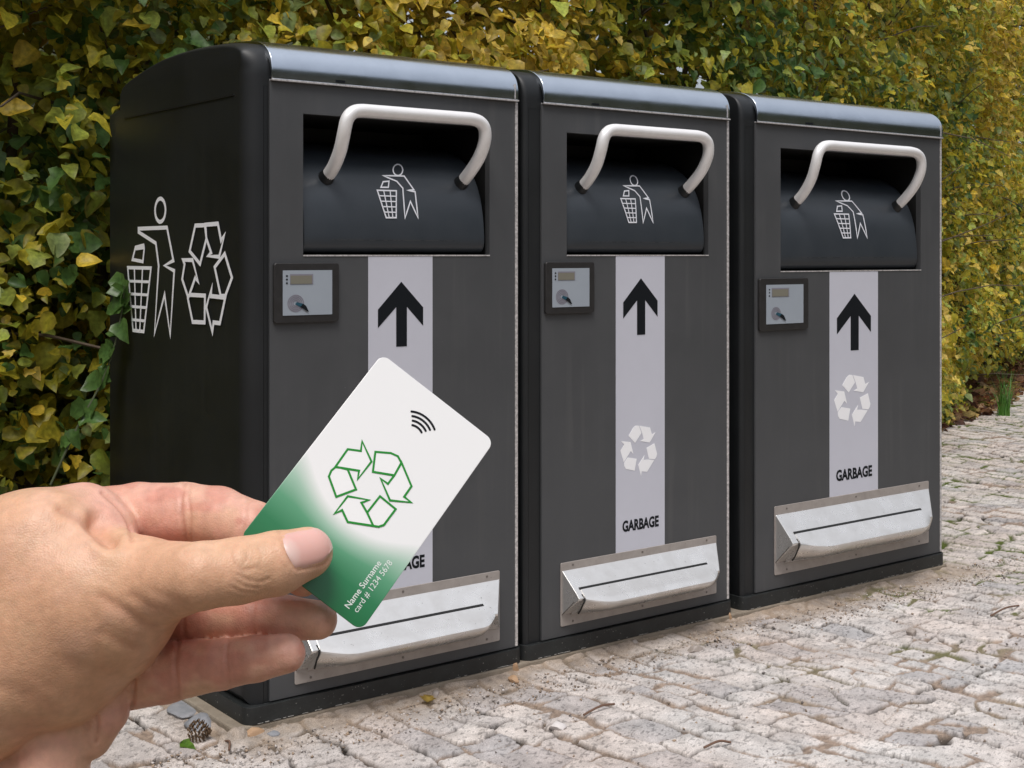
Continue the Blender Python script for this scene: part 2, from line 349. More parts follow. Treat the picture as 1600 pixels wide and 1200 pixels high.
def build_bin(label, t0, W, xs, zmap, tray, rec_z, garb_z, rec_h, side=False, gap_r=.008):
    X = lambda v: v*xs
    root = empty('litter_bin', tuple(wp(t0, 0, BZ)), ROT, label=label, cat='litter bin', group='three waste bins in a row')
    def nb(): return MB(-BZ)
    # shell: left column, right edge, top and back in one skin
    prof = [(0,.045)]+[(0, z) for z in (.3,.6,.9)]+PROF+[(.700,.9),(.700,.045)]
    rl, rr = (.036 if side else .013), .010; xl, xr = -.046, W+gap_r; st = []
    for k in range(9):
        a = R(90*k/8); st.append((xl+rl*(1-math.cos(a))*1.0, rl*(1-math.sin(a))))
    for k in range(5):
        a = R(90*k/4); st.append((xr-rr+rr*math.sin(a), rr*(1-math.cos(a))))
    sh = nb(); n = len(prof); vs = []
    for x, d in st:
        vs += [(x, y, z) for y, z in offset_profile(prof, d)]
    fs = []
    for i in range(len(st)-1):
        for j in range(n):
            if i == 8 and (j < 4 or j == n-1): continue
            fs.append((i*n+j, i*n+(j+1) % n, (i+1)*n+(j+1) % n, (i+1)*n+j))
    fs += [tuple(range(n)), tuple(range(len(st)*n-1, (len(st)-1)*n-1, -1))]
    sh.add(vs, fs); sh.box(xl+rl+.001, .0005, .0005, .05, .046, 1.22); sh.box(W-.0005, xr-rr-.001, .0005, .05, .046, 1.22)
    shell = link('shell', sh.mesh(), M['shell'], root, smooth=30)
    if side:
        s_ = nb(); s_.box(xl-.0018, xl+.001, .05, .60, 1.1985, 1.2015); link('seam', s_.mesh(), M['recess'], shell)
    # plinth
    pl = nb(); pl.slab_z(rrect(-.051, W+.010, -.0115, .700, .022), .0202, .0525)
    nf = len(pl.f); r3 = random.Random(int(t0*100)+5)
    for q in range(int(30*W/.6)):
        a = r3.uniform(-.03, W-.02); ll = r3.uniform(.002, .016); hh = r3.uniform(.0006, .0018); pl.box(a, a+ll, -.0121, -.0110, .0208, .0208+hh)
    po = link('plinth', pl.mesh(), M['plinth'], root, smooth=40, bevel=.003); po.data.materials.append(M['chip'])
    for f_ in po.data.polygons:
        if f_.index >= nf: f_.material_index = 1
    po.modifiers['bevel'].width = .0004 if False else .0025
    # front panel with the mouth cut out
    mx0, mx1, mz0, mz1 = X(.0716), X(.5152), zmap(.897), 1.1675
    fp = nb(); y0, y1 = -.004, .012
    for a, b, c, d in ((.001, W-.0095, mz1, 1.2245), (.001, mx0, mz0, mz1), (mx1, W-.0095, mz0, mz1), (.001, W-.0095, .0555, mz0)):
        fp.box(a, b, y0, y1, c, d)
    bm = bmesh.new(); me = fp.mesh(); bm.from_mesh(me); bmesh.ops.remove_doubles(bm, verts=bm.verts, dist=1e-5)
    # drop inner walls between the four boards
    kill = [f for f in bm.faces if len(f.verts) == 4 and (
        (abs(f.normal.z) > .9 and abs(f.calc_center_median().z-(mz1-BZ)) < 1e-4 and not mx0+1e-3 < f.calc_center_median().x < mx1-1e-3) or
        (abs(f.normal.z) > .9 and abs(f.calc_center_median().z-(mz0-BZ)) < 1e-4 and not mx0+1e-3 < f.calc_center_median().x < mx1-1e-3))]
    bm.free()
    panel = link('front_panel', me, M['panel'], root)
    ed = nb(); ed.box(W-.0085, W-.0015, -.005, .010, .056, 1.224); link('edge_strip', ed.mesh(), M['strip'], root, bevel=.0012)
    sl_ = nb(); sl_.box(mx0, mx1, -.0055, .004, mz0-.0030, mz0-.0002); link('mouth_sill', sl_.mesh(), M['strip'], panel)
    # mouth lining
    rc = nb(); q = .0015
    rc.box(mx0-.006, mx0-q, .013, .26, mz0-.01, mz1+.01); rc.box(mx1+q, mx1+.006, .013, .26, mz0-.01, mz1+.01)
    rc.box(mx0-.001, mx1+.001, .013, .26, mz1+q, mz1+.006); rc.box(mx0-.001, mx1+.001, .013, .26, mz0-.008, mz0-q); rc.box(mx0-.001, mx1+.001, .255, .262, mz0, mz1)
    link('mouth_lining', rc.mesh(), M['recess'], root)
    # drawer
    ds = (mz1-mz0)/.2705
    pr = [(y, mz0+.002+dz*ds) for y, dz in DRAW]+[(.19, mz0+.20*ds), (.19, mz0+.002)]
    dx0, dx1 = mx0+.004, mx1-.010
    dr = nb(); dr.prism_x(pr, dx0, dx1)
    drawer = link('hopper_drawer', dr.mesh(), M['drawer'], root, smooth=30, bevel=.002)
    lp = nb(); sc_ = dx1-dx0; lp.box(dx0+.14*sc_, dx0+.82*sc_, -.0006, .004, mz0+.0285*ds, mz0+.0295*ds); link('scuff_line', lp.mesh(), mat('worn_edge', (.06,.062,.064), .6, build=speckle(60,.5,(.022,.025,.030),1.0)), drawer)
    # handle
    hz = lambda z: mz1-(mz1-z)*ds; hx = lambda v: X(v); e = hz(1.169)
    pth = [(hx(.140), .055, hz(1.030)), (hx(.140), .026, hz(1.049)), (hx(.141), .0, hz(1.069)), (hx(.140), -.026, hz(1.098)), (hx(.139), -.042, hz(1.130)), (hx(.143), -.047, hz(1.156)), (hx(.154), -.048, hz(1.170)),
           (hx(.172), -.048, hz(1.1755)), (hx(.21), -.048, hz(1.176)), (hx(.31), -.048, hz(1.176)), (hx(.40), -.048, hz(1.176)), (hx(.438), -.048, hz(1.1755)), (hx(.459), -.048, hz(1.170)), (hx(.471), -.047, hz(1.156)),
           (hx(.474), -.042, hz(1.130)), (hx(.471), -.026, hz(1.098)), (hx(.466), .0, hz(1.069)), (hx(.464), .026, hz(1.049)), (hx(.463), .055, hz(1.030))]
    hb = nb(); hb.tube(smooth_path(pth, 4), .0133, 18); hd = link('handle', hb.mesh(), M['handle'], root, smooth=60)
    for k, v in enumerate((.140, .464)):
        g = nb(); zc = hz(1.051); g.tube([(hx(v), .046, hz(1.036)), (hx(v), .026, hz(1.050)), (hx(v), .016, hz(1.057))], [.0185, .0160, .0135], 16)
        link('handle_grommet', g.mesh(), M['shell'], hd, smooth=60)
    # pictogram on the drawer, following its curve
    pc = nb(); wd = .0030
    def onto(v, off):
        z = hz(v[1]); y = drawer_y((z-mz0-.002)/ds); z = CH+(z-CH)*(1+.30*(y-.02)); y = drawer_y((z-mz0-.002)/ds)
        return (X(v[0])+(y-.02)*.66, y-off, z)
    cnt = [0]
    def stroke(P, closed=True, wdt=wd):
        if closed: P2 = []; [P2.extend([tuple(np.array(a)+(np.array(b)-np.array(a))*k/3) for k in range(3)]) for a, b in zip(P, P[1:]+P[:1])]
        else: P2 = [tuple(np.array(P[0])+(np.array(P[-1])-np.array(P[0]))*k/5) for k in range(6)] if len(P) == 2 else P
        v, q = ribbon(P2, wdt, closed); off = .0013+cnt[0]*.00015; cnt[0] += 1
        pc.add([onto(a, off) for a in v], q)
    stroke([(.3+.0118*math.cos(a), 1.0700+.0118*math.sin(a)) for a in np.linspace(0, 2*math.pi, 15)[:-1]])
    stroke([(.2641,1.057),(.3153,1.0578),(.3392,1.0301),(.3238,1.0286),(.3422,1.026),(.3496,.9723),(.3307,1.0061),(.3179,.9717),(.3123,1.0326),(.2975,1.0464)])
    stroke([(.2516,1.0265),(.2967,1.0268),(.2967,.9721),(.2732,.9717)])
    stroke([(.2599,1.0328),(.2649,1.0443),(.2787,1.0458),(.2774,1.0333)])
    stroke([(.2665,1.0265),(.2800,.972)], False, .0024); stroke([(.2816,1.0265),(.2884,.972)], False, .0024)
    for k in range(1, 5):
        f = k/5; stroke([(.2516+(.2732-.2516)*f, 1.0265-.0545*f), (.2967, 1.0265-.0545*f)], False, .0024)
    link('litter_pictogram', pc.mesh(), M['pic'], drawer)
    # rolled metal cap over the top front edge
    cp = nb(); pf = [(-.010, 1.2285), (-.0105, 1.250), (-.004, 1.272), (.010, 1.288), (.032, 1.3005), (.064, 1.3085), (.13, 1.3155), (.20, 1.3205)]
    pf = smooth_path(pf, 4); back = [(y+.004, z-.012) for y, z in reversed(pf)]; back[-1] = (.006, 1.2285); back[-2] = (.006, 1.240)
    cp.prism_x(pf+back, .002, W-.0045); cap = link('metal_cap', cp.mesh(), M['cap'], root, smooth=40, bevel=.0012)
    tr = nb(); tr.box(.002, W-.0045, -.0125, .002, 1.2255, 1.2284); link('cap_trim', tr.mesh(), M['strip'], cap)
    nt_ = nb(); a = X(.14); nt_.box(a, a+.020*xs, -.0118, -.009, 1.2315, 1.2365); link('cap_latch', nt_.mesh(), M['ink'], cap)
    ec = nb(); ec.box(W-.0150, W-.0125, -.0118, -.008, 1.231, 1.262); link('cap_seam', ec.mesh(), M['strip'], cap)
    # reader
    rx0, rx1, rz0, rz1 = X(.0064), X(.1462), zmap(.7675), zmap(.8815); rw, rh = rx1-rx0, rz1-rz0
    rf = nb(); rf.slab_y(rrect(rx0, rx1, rz0, rz1, .006), -.0120, -.0042); rd = link('card_reader', rf.mesh(), M['rframe'], root, smooth=40, bevel=.0015)
    fx = lambda f: rx0+rw*f; fz = lambda f: rz1-rh*f
    fc = nb(); fc.box(fx(.125), fx(.885), -.0130, -.0121, fz(.875), fz(.125)); face = link('reader_face', fc.mesh(), M['rface'], rd)
    l = nb(); l.box(fx(.232), fx(.585), -.0136, -.0131, fz(.358), fz(.188)); link('display_shade_edge', l.mesh(), M['grey'], face)  # dark edge painted as the shade round the display
    l = nb(); l.box(fx(.238), fx(.565), -.0141, -.0137, fz(.350), fz(.212)); link('display', l.mesh(), M['lcd'], face)
    for fy in (.217, .275, .337):
        l = nb(); l.slab_y([(fx(.184)+.0022*math.cos(a), fz(fy)+.0018*math.sin(a)) for a in np.linspace(0, 6.283, 9)[:-1]], -.0137, -.0131); link('indicator_light', l.mesh(), M['ink'], face)
    l = nb()
    for k, r_ in enumerate((.0165, .0130, .0095, .0060)):
        v, q = ribbon([(fx(.318)+r_*math.cos(a), fz(.675)+r_*math.sin(a)*.93) for a in np.linspace(0, 6.283, 25)[:-1]], .0022)
        l.add([(p[0], -.0135-k*.00005, p[1]) for p in v], q)
    link('contactless_mark', l.mesh(), M['grey'], face)
    l = nb(); l.slab_y([(fx(a), fz(b)) for a, b in ((.305,.69),(.335,.655),(.445,.690),(.40,.745))], -.0143, -.0138); link('card_mark', l.mesh(), M['teal'], face)
    l = nb(); l.slab_y([(fx(a), fz(b)) for a, b in ((.385,.735),(.425,.685),(.47,.72),(.515,.82),(.49,.815),(.44,.775))], -.0149, -.0144); link('hand_mark', l.mesh(), M['ink'], face)
    # grey stripe with its printing
    sx0, sx1 = X(.2165), X(.3695); c = (sx0+sx1)/2
    s2 = nb(); s2.box(sx0, sx1, -.0047, -.0038, tray[1]-.004, mz0-.0035); stp = link('grey_stripe', s2.mesh(), M['stripe'], root)
    ar = [(708,200),(617,325),(617,408),(688,315),(688,497),(730,497),(730,315),(795,405),(795,320)]
    l = nb(); ah = .1304*ds; aw = .1075*xs; zt = zmap(.8425)
    l.slab_y([(c+(p[0]-707)/178*aw, zt-(p[1]-200)/297*ah) for p in ar], -.0053, -.0048); link('arrow', l.mesh(), M['ink'], stp)
    l = nb(); cnt2 = 0
    for pcs in LOOP:
        P = shrink([(x*math.cos(1.90)-y*math.sin(1.90), x*math.sin(1.90)+y*math.cos(1.90)) for x, y in pcs], .93)
        l.slab_y([(c+p[0]/.0305*.118*xs, rec_z+p[1]/.0305*rec_h) for p in P], -.0053, -.0048)
    link('recycling_symbol', l.mesh(), M['sticker_white'], stp)
    gm = text_mesh('GARBAGE', 1.0, 1, .040); xsz = [v.co.x for v in gm.vertices]; ysz = [v.co.y for v in gm.vertices]
    gw, gh = max(xsz)-min(xsz), max(ysz)-min(ysz)
    gm.transform(Matrix(((.114*xs/gw, 0, 0, c-.057*xs-min(xsz)*.114*xs/gw), (0, 0, 1, -.0052), (0, (.0262*ds)/gh, 0, garb_z-BZ), (0, 0, 0, 1))))
    link('garbage_lettering', gm, M['ink'], stp)
    # bag dispenser tray
    a0, a1, b0, b1 = X(.0525), X(.5400), tray[0], tray[1]; k = (b1-b0)/.149
    Z = lambda v: b0+(v-.077)*k
    fl = nb(); fl.slab_y(rrect(a0, a1, b0, b1, .003, 2), -.0072, -.0041); bt = link('bag_dispenser', fl.mesh(), M['flange'], root, bevel=.0008)
    for zz in (.218, .0855):
        for f in (.07, .5, .93):
            r_ = nb(); cx = a0+(a1-a0)*f; r_.slab_y([(cx+.0026*math.cos(a), Z(zz)+.0026*math.sin(a)) for a in np.linspace(0, 6.283, 9)[:-1]], -.0082, -.0072)
            link('rivet', r_.mesh(), M['rivet'], bt)
    h1, h2 = a0+.003, a1-.001
    ho = nb(); ho.prism_x([(-.0073, Z(.208)), (-.050, Z(.1640)), (-.060, Z(.1520)), (-.058, Z(.1475)), (-.0073, Z(.104))], h1, h2)
    hv = ho.v
    ho.v = [(v[0]-(.043*xs*min(1, max(0, (-.0073-v[1])/.0527)) if v[0] > a1-.1 else -.005*min(1, max(0, (-.0073-v[1])/.0527))), v[1], v[2]) for v in hv]
    hood = link('hood', ho.mesh(), M['steel'], bt, bevel=.0012)
    x0_, x1_ = X(.077), X(.486); L_ = []
    lp = nb(); N_ = 40
    full = [(-.0440,.1712),(-.0560,.1606),(-.0700,.1500),(-.0800,.1420),(-.0835,.1380),(-.0830,.1345),(-.0775,.1270),(-.0680,.1185),(-.0540,.1100),(-.0350,.1035),(-.012,.1010)]
    thin = [(-.0440,.1712),(-.0500,.1655),(-.0550,.1600),(-.0590,.1550),(-.0615,.1520),(-.0620,.1490),(-.0590,.1440),(-.0540,.1370),(-.0450,.1270),(-.0300,.1130),(-.012,.1010)]
    vs = []; m_ = len(full)
    for i in range(N_+1):
        f = i/N_; x = x0_+(x1_-x0_)*f; e = min(f/.20, (1-f)/.10, 1); q = .12+.88*math.sin(e*math.pi/2)
        for (y0_, z0_), (y1_, z1_) in zip(thin, full): vs.append((x, y0_+(y1_-y0_)*q, Z(z0_+(z1_-z0_)*q)))
    fs = [(i*m_+j, i*m_+j+1, (i+1)*m_+j+1, (i+1)*m_+j) for i in range(N_) for j in range(m_-1)]+[tuple(range(m_)), tuple(range((N_+1)*m_-1, N_*m_-1, -1))]
    lp.add(vs, fs); link('tray_lip', lp.mesh(), M['steel'], bt, smooth=32)
    g = nb(); g.tube([(h1-.0006, -.0075, Z(.1045)), (h1-.0046, -.0560, Z(.1470))], .0011, 5); link('hood_seam', g.mesh(), M['rivet'], bt, smooth=60)
    st_ = nb(); st_.prism_x([(-.0465, Z(.1705)), (-.0510, Z(.1660)), (-.0520, Z(.1625)), (-.0470, Z(.1675))], x0_-.003, x1_+.006)
    # the slot: a dark bar a hair proud of the hood, painted for its shade
    sp_ = nb(); sp_.prism_x([(-.0418, Z(.1735)), (-.0460, Z(.1702)), (-.0460, Z(.1688)), (-.0418, Z(.1722))], x0_-.003, x1_-.016); link('slot_shade', sp_.mesh(), M['recess'], bt)
    g = nb(); g.tube(smooth_path([(x0_-.0035, -.053, Z(.160)), (x0_-.0015, -.060, Z(.148)), (x0_-.004, -.056, Z(.134)), (x0_-.002, -.046, Z(.120)), (x0_+.003, -.034, Z(.110))], 4), .0018, 6)
    link('lip_gap_shade', g.mesh(), M['recess'], bt, smooth=60)  # dark tube painted in as the shaded gap beside the lip
    if side:
        l = nb(); l2 = nb(); T = xl-.0006; cc = [0]
        def sd_(P, closed=True, wdt=.0062, mb=l):
            v, q = ribbon(P, wdt*1.22, closed); o = cc[0]*.00012; cc[0] += 1
            mb.add([(T-o, p[0], p[1]) for p in v], q)
        sd_([(.400+.0275*math.cos(a), .9905+.0245*math.sin(a)) for a in np.linspace(0, 6.283, 23)[:-1]], wdt=.007)
        sd_([(.5182,.9535),(.3644,.9535),(.3316,.8848),(.3769,.8743),(.3276,.8640),(.3479,.7304),(.3769,.8142),(.4302,.7299),(.408,.8741),(.4233,.9214),(.5182,.9463)], wdt=.0068)
        sd_([(.5797,.8685),(.4492,.8685),(.4887,.7315),(.5491,.7315)])
        sd_([(.5350,.9130),(.4887,.9175),(.4860,.9100),(.4931,.8822),(.5519,.8865)]); sd_([(.5330,.9095),(.4870,.9120)], False, .005)
        for f in (.30, .655): sd_([(.5797-.1305*f, .8685), (.5491-.0604*f, .7315)], False, .0052)
        for f in (.215, .42, .62, .83): sd_([(.5797-.0306*f, .8685-.137*f), (.4492+.0395*f, .8685-.137*f)], False, .0050)
        link('litter_sign', l.mesh(), M['white'], shell)
        for P in ([(.2215,.9551),(.1764,.9551),(.169,.9291),(.1988,.8786),(.2484,.9041)], [(.1734,.9560),(.1167,.957),(.1024,.9238),(.0876,.935),(.111,.893),(.1616,.8945),(.147,.9007),(.169,.9291)],
                  [(.0862,.8991),(.0549,.8536),(.0841,.818),(.1039,.8175),(.131,.8728)], [(.1434,.8353),(.169,.7939),(.1412,.7465),(.1361,.7654),(.1074,.765),(.0841,.8149),(.1485,.8164)],
                  [(.2484,.8165),(.1749,.8165),(.1764,.7638),(.233,.7625),(.2561,.809)], [(.2796,.8863),(.233,.8864),(.2063,.8436),(.22,.8514),(.2538,.8106),(.2836,.8473),(.2717,.8782)]):
            sd_(P, True, .0068, l2)
        link('recycling_sign', l2.mesh(), M['white'], shell)
    return root
ident = lambda z: z
z3 = lambda z: 1.1675-(1.1675-z)*1.152
build_bin('nearest litter bin, black side with white pictograms, front partly hidden by the hand', .003, .592, 1.0, ident, (.077, .2262), .452, .2615, .118, side=True)
build_bin('charcoal litter bin standing in the middle of the row, between the other two bins', .6585, .588, 1.0, ident, (.0775, .2175), .448, .2640, .118)
build_bin('widest charcoal litter bin, at the far end of the row beside the open paving', 1.3384, .7725, 1.31, z3, (.0895, .2630), .5140, .3030, .138, gap_r=.012)

# ------------------------------------------------------------------ leaves
def leaf_template(kind):
    """fan of quads/tris as triangles: midrib + two halves, tip at +y, length 1"""
    if kind == 0: half = [(.0,.0),(.25,.10),(.37,.33),(.33,.58),(.17,.84),(.0,1.0)]
    elif kind == 1: half = [(.0,.0),(.26,.05),(.40,.26),(.30,.46),(.20,.74),(.0,1.0)]
    else: half = [(.0,.08),(.24,.0),(.47,.24),(.27,.42),(.30,.66),(.0,1.0)]
    V = []; rim = []
    for x, y in half[1:-1]:
        V += [(-x, y), (0, y), (x, y)]; rim += [1, 0, 1]
    V = [half[0]]+V+[half[-1]]; rim = [0]+rim+[1]
    V = [(x, y, .38*abs(x)-.22*y*y) for x, y in V]
    F = [(0, 2, 1), (0, 3, 2)]
    for i in range(3):
        a = 1+3*i; F += [(a, a+1, a+4), (a, a+4, a+3), (a+1, a+2, a+5), (a+1, a+5, a+4)]
    a = 10; n = len(V)-1; F += [(a, a+1, n), (a+1, a+2, n)]
    return np.array(V), np.array(F), np.array(rim)
PAL = np.array([1.74,1.76,1.70])*np.array([[.19,.19,.020],[.29,.26,.028],[.11,.14,.020],[.055,.11,.030],[.42,.31,.035],[.46,.36,.085],[.30,.225,.033],[.16,.21,.075],[.26,.31,.06],[.19,.125,.022]])
def leaves(pos, size, nrm, tipdir, kinds, colidx, name, jitter=.25):
    n = len(pos); Vs = []; Fs = []; Cs = []; b = 0
    nrm = nrm/np.linalg.norm(nrm, axis=1, keepdims=True)
    y = tipdir-(tipdir*nrm).sum(1, keepdims=True)*nrm; y /= np.linalg.norm(y, axis=1, keepdims=True)+1e-9
    x = np.cross(y, nrm)
    base = PAL[colidx]*(1+jitter*(rng.random((n, 1))*2-1)); rimc = base*np.array([1.25,1.05,.95])
    brown = rng.random(n) < .16; rimc[brown] = np.array([.20,.11,.03])
    for kk in (0, 1, 2):
        I = np.where(kinds == kk)[0]
        if len(I) == 0: continue
        T, F, rim = leaf_template(kk)
        wv = .8+.5*rng.random((len(I), 1)); cur = .4+1.6*rng.random((len(I), 1))
        P = pos[I][:, None, :]+size[I][:, None, None]*(T[None, :, 0:1]*wv[..., None]*x[I][:, None, :]+T[None, :, 1:2]*y[I][:, None, :]+T[None, :, 2:3]*cur[..., None]*nrm[I][:, None, :])
        wob = (rng.random(P.shape)-.5)*size[I][:, None, None]*.07; P = P+wob
        C = base[I][:, None, :]*(1-rim[None, :, None]*.55)+rimc[I][:, None, :]*rim[None, :, None]*.55
        C = C*(.9+.2*rng.random(C.shape[:2]+(1,)))
        Vs.append(P.reshape(-1, 3)); Cs.append(C.reshape(-1, 3))
        Fs.append((F[None]+(np.arange(len(I))*len(T))[:, None, None]+b).reshape(-1, 3)); b += len(I)*len(T)
    me = np_mesh(name, np.concatenate(Vs), np.concatenate(Fs), np.clip(np.concatenate(Cs), 0, 1)); me.shade_smooth(); return me
def leaf_mat(name='leaf', rough=.42):
    m = bpy.data.materials.new(name); m.use_nodes = True; nt = m.node_tree; N = nt.nodes; L = nt.links; p = N['Principled BSDF']
    a = N.new('ShaderNodeAttribute'); a.attribute_name = 'col'; tc = N.new('ShaderNodeTexCoord')
    n = N.new('ShaderNodeTexNoise'); n.inputs['Scale'].default_value = 90; n.inputs['Detail'].default_value = 4; L.new(tc.outputs['Object'], n.inputs['Vector'])
    r = N.new('ShaderNodeMapRange'); r.inputs[1].default_value = .3; r.inputs[2].default_value = .7; r.inputs[3].default_value = .68; r.inputs[4].default_value = 1.3; L.new(n.outputs['Fac'], r.inputs[0])
    s = N.new('ShaderNodeVectorMath'); s.operation = 'SCALE'; L.new(a.outputs['Color'], s.inputs[0]); L.new(r.outputs[0], s.inputs['Scale'])
    L.new(s.outputs[0], p.inputs['Base Color']); p.inputs['Roughness'].default_value = rough; p.inputs['Specular IOR Level'].default_value = .4
    b = N.new('ShaderNodeBump'); b.inputs['Strength'].default_value = .35; b.inputs['Distance'].default_value = .002; L.new(n.outputs['Fac'], b.inputs['Height']); L.new(b.outputs[0], p.inputs['Normal'])
    t = N.new('ShaderNodeBsdfTranslucent'); L.new(s.outputs[0], t.inputs['Color']); mx = N.new('ShaderNodeMixShader'); mx.inputs[0].default_value = .48
    L.new(p.outputs[0], mx.inputs[1]); L.new(t.outputs[0], mx.inputs[2]); L.new(mx.outputs[0], N['Material Output'].inputs['Surface'])
    return m
LEAF = leaf_mat()
def hedge_s(t):                               # how far back the hedge face stands
    t = np.asarray(t, float); return np.interp(t, [-4,-1,0,2.2,3.2,4.2,5.0,8.8,13], [.50,.66,.80,.95,1.15,1.60,2.00,3.66,5.4])
def build_hedge():
    root = empty('hedge', tuple(wp(2, 1.3, 0)), label='tall autumn hedge of yellow and green leaves growing behind the whole row of bins', cat='hedge')
    inv = Matrix.Translation(-wp(2, 1.3, 0))
    n = 165000
    # more of the leaves go where the hedge stands near
    tt = -2.6+12.9*rng.random(n)**1.35; zz = (2.7+np.clip(tt-4, 0, 9)*.42)*rng.random(n)**.9
    big = vn = fbm(tt*1.7+5, zz*2.1, 3, 201); fine = fbm(tt*6, zz*6, 3, 211)
    bulge = .36*(big-.5)*2+.26*(fine-.5)*2+.16*np.clip(zz-1.25, 0, 1)
    dep = rng.random(n)**1.6*.52
    ss = hedge_s(tt)-bulge*.62+dep
    # base of the hedge is hollow on the right, over the leaf litter
    ss += np.where((tt > 5.5) & (zz < .28), .30*(1-zz/.28), 0)
    keep = ~((tt > -.12) & (tt < 2.25) & (ss < .76) & (zz < 1.36)) & (zz > .03)
    # open gaps
    gap = fbm(tt*4.2+31, zz*4.2, 3, 221); keep &= ~((gap < .36) & (dep < .32) & (rng.random(n) < .85))
    ok = np.where(keep)[0]; tt, zz, ss, big, fine, dep = (a[ok] for a in (tt, zz, ss, big, fine, dep)); n = len(ok)
    Ux = np.array(U); Vx = np.array(VV); P = np.array(P0)[None]+tt[:, None]*Ux+ss[:, None]*Vx; P[:, 2] = zz
    # twigs bunch leaves together
    P += (rng.random((n, 3))-.5)*.05
    size = (.018+.044*rng.random(n)**1.6)*np.interp(tt, [-3,0,3,9], [1.22,1.12,1.0,1.10])
    out = -Vx[None]; nr = out*(.45+.6*rng.random((n, 1)))+np.array([[0,0,1]])*(.45+.6*rng.random((n, 1)))+(rng.random((n, 3))-.5)*1.7
    tip = (rng.random((n, 3))-.5)*2.4+np.array([[0,0,-.55]])+out*.35
    kinds = rng.choice([0,1,2], n, p=[.58,.16,.26])
    warm = fbm(tt*.9+2, zz*1.3, 3, 231)+.03*np.clip(tt-3, 0, 1)+.04*(zz > 1.2); u = rng.random(n)+1.5*(warm-.5)
    edges = [.08,.17,.24,.38,.52,.66,.80,.92,1.04]; order = np.array([3,2,7,0,8,1,1,4,5,6])
    ci = order[np.digitize(u, edges)]
    me = leaves(P, size, nr, tip, kinds, ci, 'foliage'); me.transform(inv)
    link('foliage', me, LEAF, root)
    # dark inner twigs
    tw = MB(); r2 = random.Random(4)
    for k in range(420):
        t = -2.5+12*r2.random()**1.2; z = .05+2.3*r2.random(); s = float(hedge_s(t))+.12+.42*r2.random()
        if -.2 < t < 2.3 and s < .8: s = .85
        p = wp(t, s, z); d = Vector((r2.uniform(-1, 1), r2.uniform(-.5, .5), r2.uniform(.0, 1.1))).normalized(); L_ = r2.uniform(.3, .9); pts = []
        for i in range(6):
            pts.append(tuple(p)); p = p+d*L_/5; d = (d+Vector((r2.uniform(-.3, .3), r2.uniform(-.3, .3), r2.uniform(-.3, .2)))).normalized()
        tw.tube(pts, [.006*(1-i/7) for i in range(6)], 5)
    for k in range(46):
        t = -2.5+12.2*k/45+r2.uniform(-.1, .1); s = float(hedge_s(t))+.38
        pts = [tuple(wp(t+r2.uniform(-.05, .05)+.03*i*r2.uniform(-1, 1), s+r2.uniform(-.05, .05), -.03+i*.4)) for i in range(7)]
        tw.tube(smooth_path(pts, 3), [.020*(1-.6*i/18) for i in range(19)], 7)
    me = tw.mesh(); me.transform(inv); link('branches', me, mat('twig_bark', (.07,.048,.03), .8, noise=(40,.8,(.13,.10,.07)), bump=(120,.5,.003)), root, smooth=60, kind='stuff')
    # shaded inner mass, leafy too
    n = 26000; tt = -3.2+13.5*rng.random(n)**1.1; zz = (2.9+np.clip(tt-4, 0, 9)*.42)*rng.random(n); s = hedge_s(tt)+.50+.42*rng.random(n)
    zk = (zz < 1.45) | (rng.random(n) < .60); tt, zz, s = tt[zk], zz[zk], s[zk]; n = len(tt)
    P = np.array(P0)[None]+tt[:, None]*Ux+s[:, None]*Vx; P[:, 2] = zz
    nr = out*(.9)+(rng.random((n, 3))-.5)*1.1
    me = leaves(P, .075+.05*rng.random(n), nr, (rng.random((n, 3))-.5)*1.2+np.array([[0,0,-1.0]]), rng.choice([0,1], n), rng.choice([0,1,8,9,2], n), 'inner'); me.transform(inv)
    link('inner_foliage', me, LEAF, root)
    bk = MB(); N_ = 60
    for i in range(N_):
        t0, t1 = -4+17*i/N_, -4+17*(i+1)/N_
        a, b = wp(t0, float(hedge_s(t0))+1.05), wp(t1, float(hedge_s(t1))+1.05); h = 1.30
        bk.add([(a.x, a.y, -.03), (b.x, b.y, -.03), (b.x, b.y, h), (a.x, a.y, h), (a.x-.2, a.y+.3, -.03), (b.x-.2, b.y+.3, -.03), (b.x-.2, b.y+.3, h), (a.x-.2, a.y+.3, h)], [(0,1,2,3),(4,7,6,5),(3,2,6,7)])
    me = bk.mesh(); me.transform(inv); link('dark_backing', me, mat('shade_backing', (.07,.065,.018), .9, noise=(9,1,(.13,.11,.03)), bump=(14,1,.08)), root)  # dark sheet whose colour stands in for the shade deep in the hedge
build_hedge()

def backdrop():
    # added dark ring beside and behind the camera for the shiny caps to mirror
    me = MB(); r2 = random.Random(2); pts = []
    for i in range(61):
        a = R(100+i*5.15); d = 15+r2.uniform(-1, 1); pts.append((d*math.cos(a)+1, d*math.sin(a)-1, 6.0+r2.uniform(-1.2, 1.2)))
    for (x0, y0, h0), (x1, y1, h1) in zip(pts, pts[1:]):
        me.add([(x0, y0, -.03), (x1, y1, -.03), (x1, y1, h1), (x0, y0, h0), (x0*1.1, y0*1.1, -.03), (x1*1.1, y1*1.1, -.03), (x1*1.1, y1*1.1, h1*.8), (x0*1.1, y0*1.1, h0*.8)], [(0,1,2,3),(4,7,6,5),(3,2,6,7)])
    link('reflection_backdrop', me.mesh(), mat('backdrop_dark', (.05,.06,.03), .9, noise=(1.5,1,(.10,.11,.05)), bump=(3,1,.5)), kind='stuff', label='far-off wood added out of view for the caps to mirror', cat='backdrop')
backdrop()
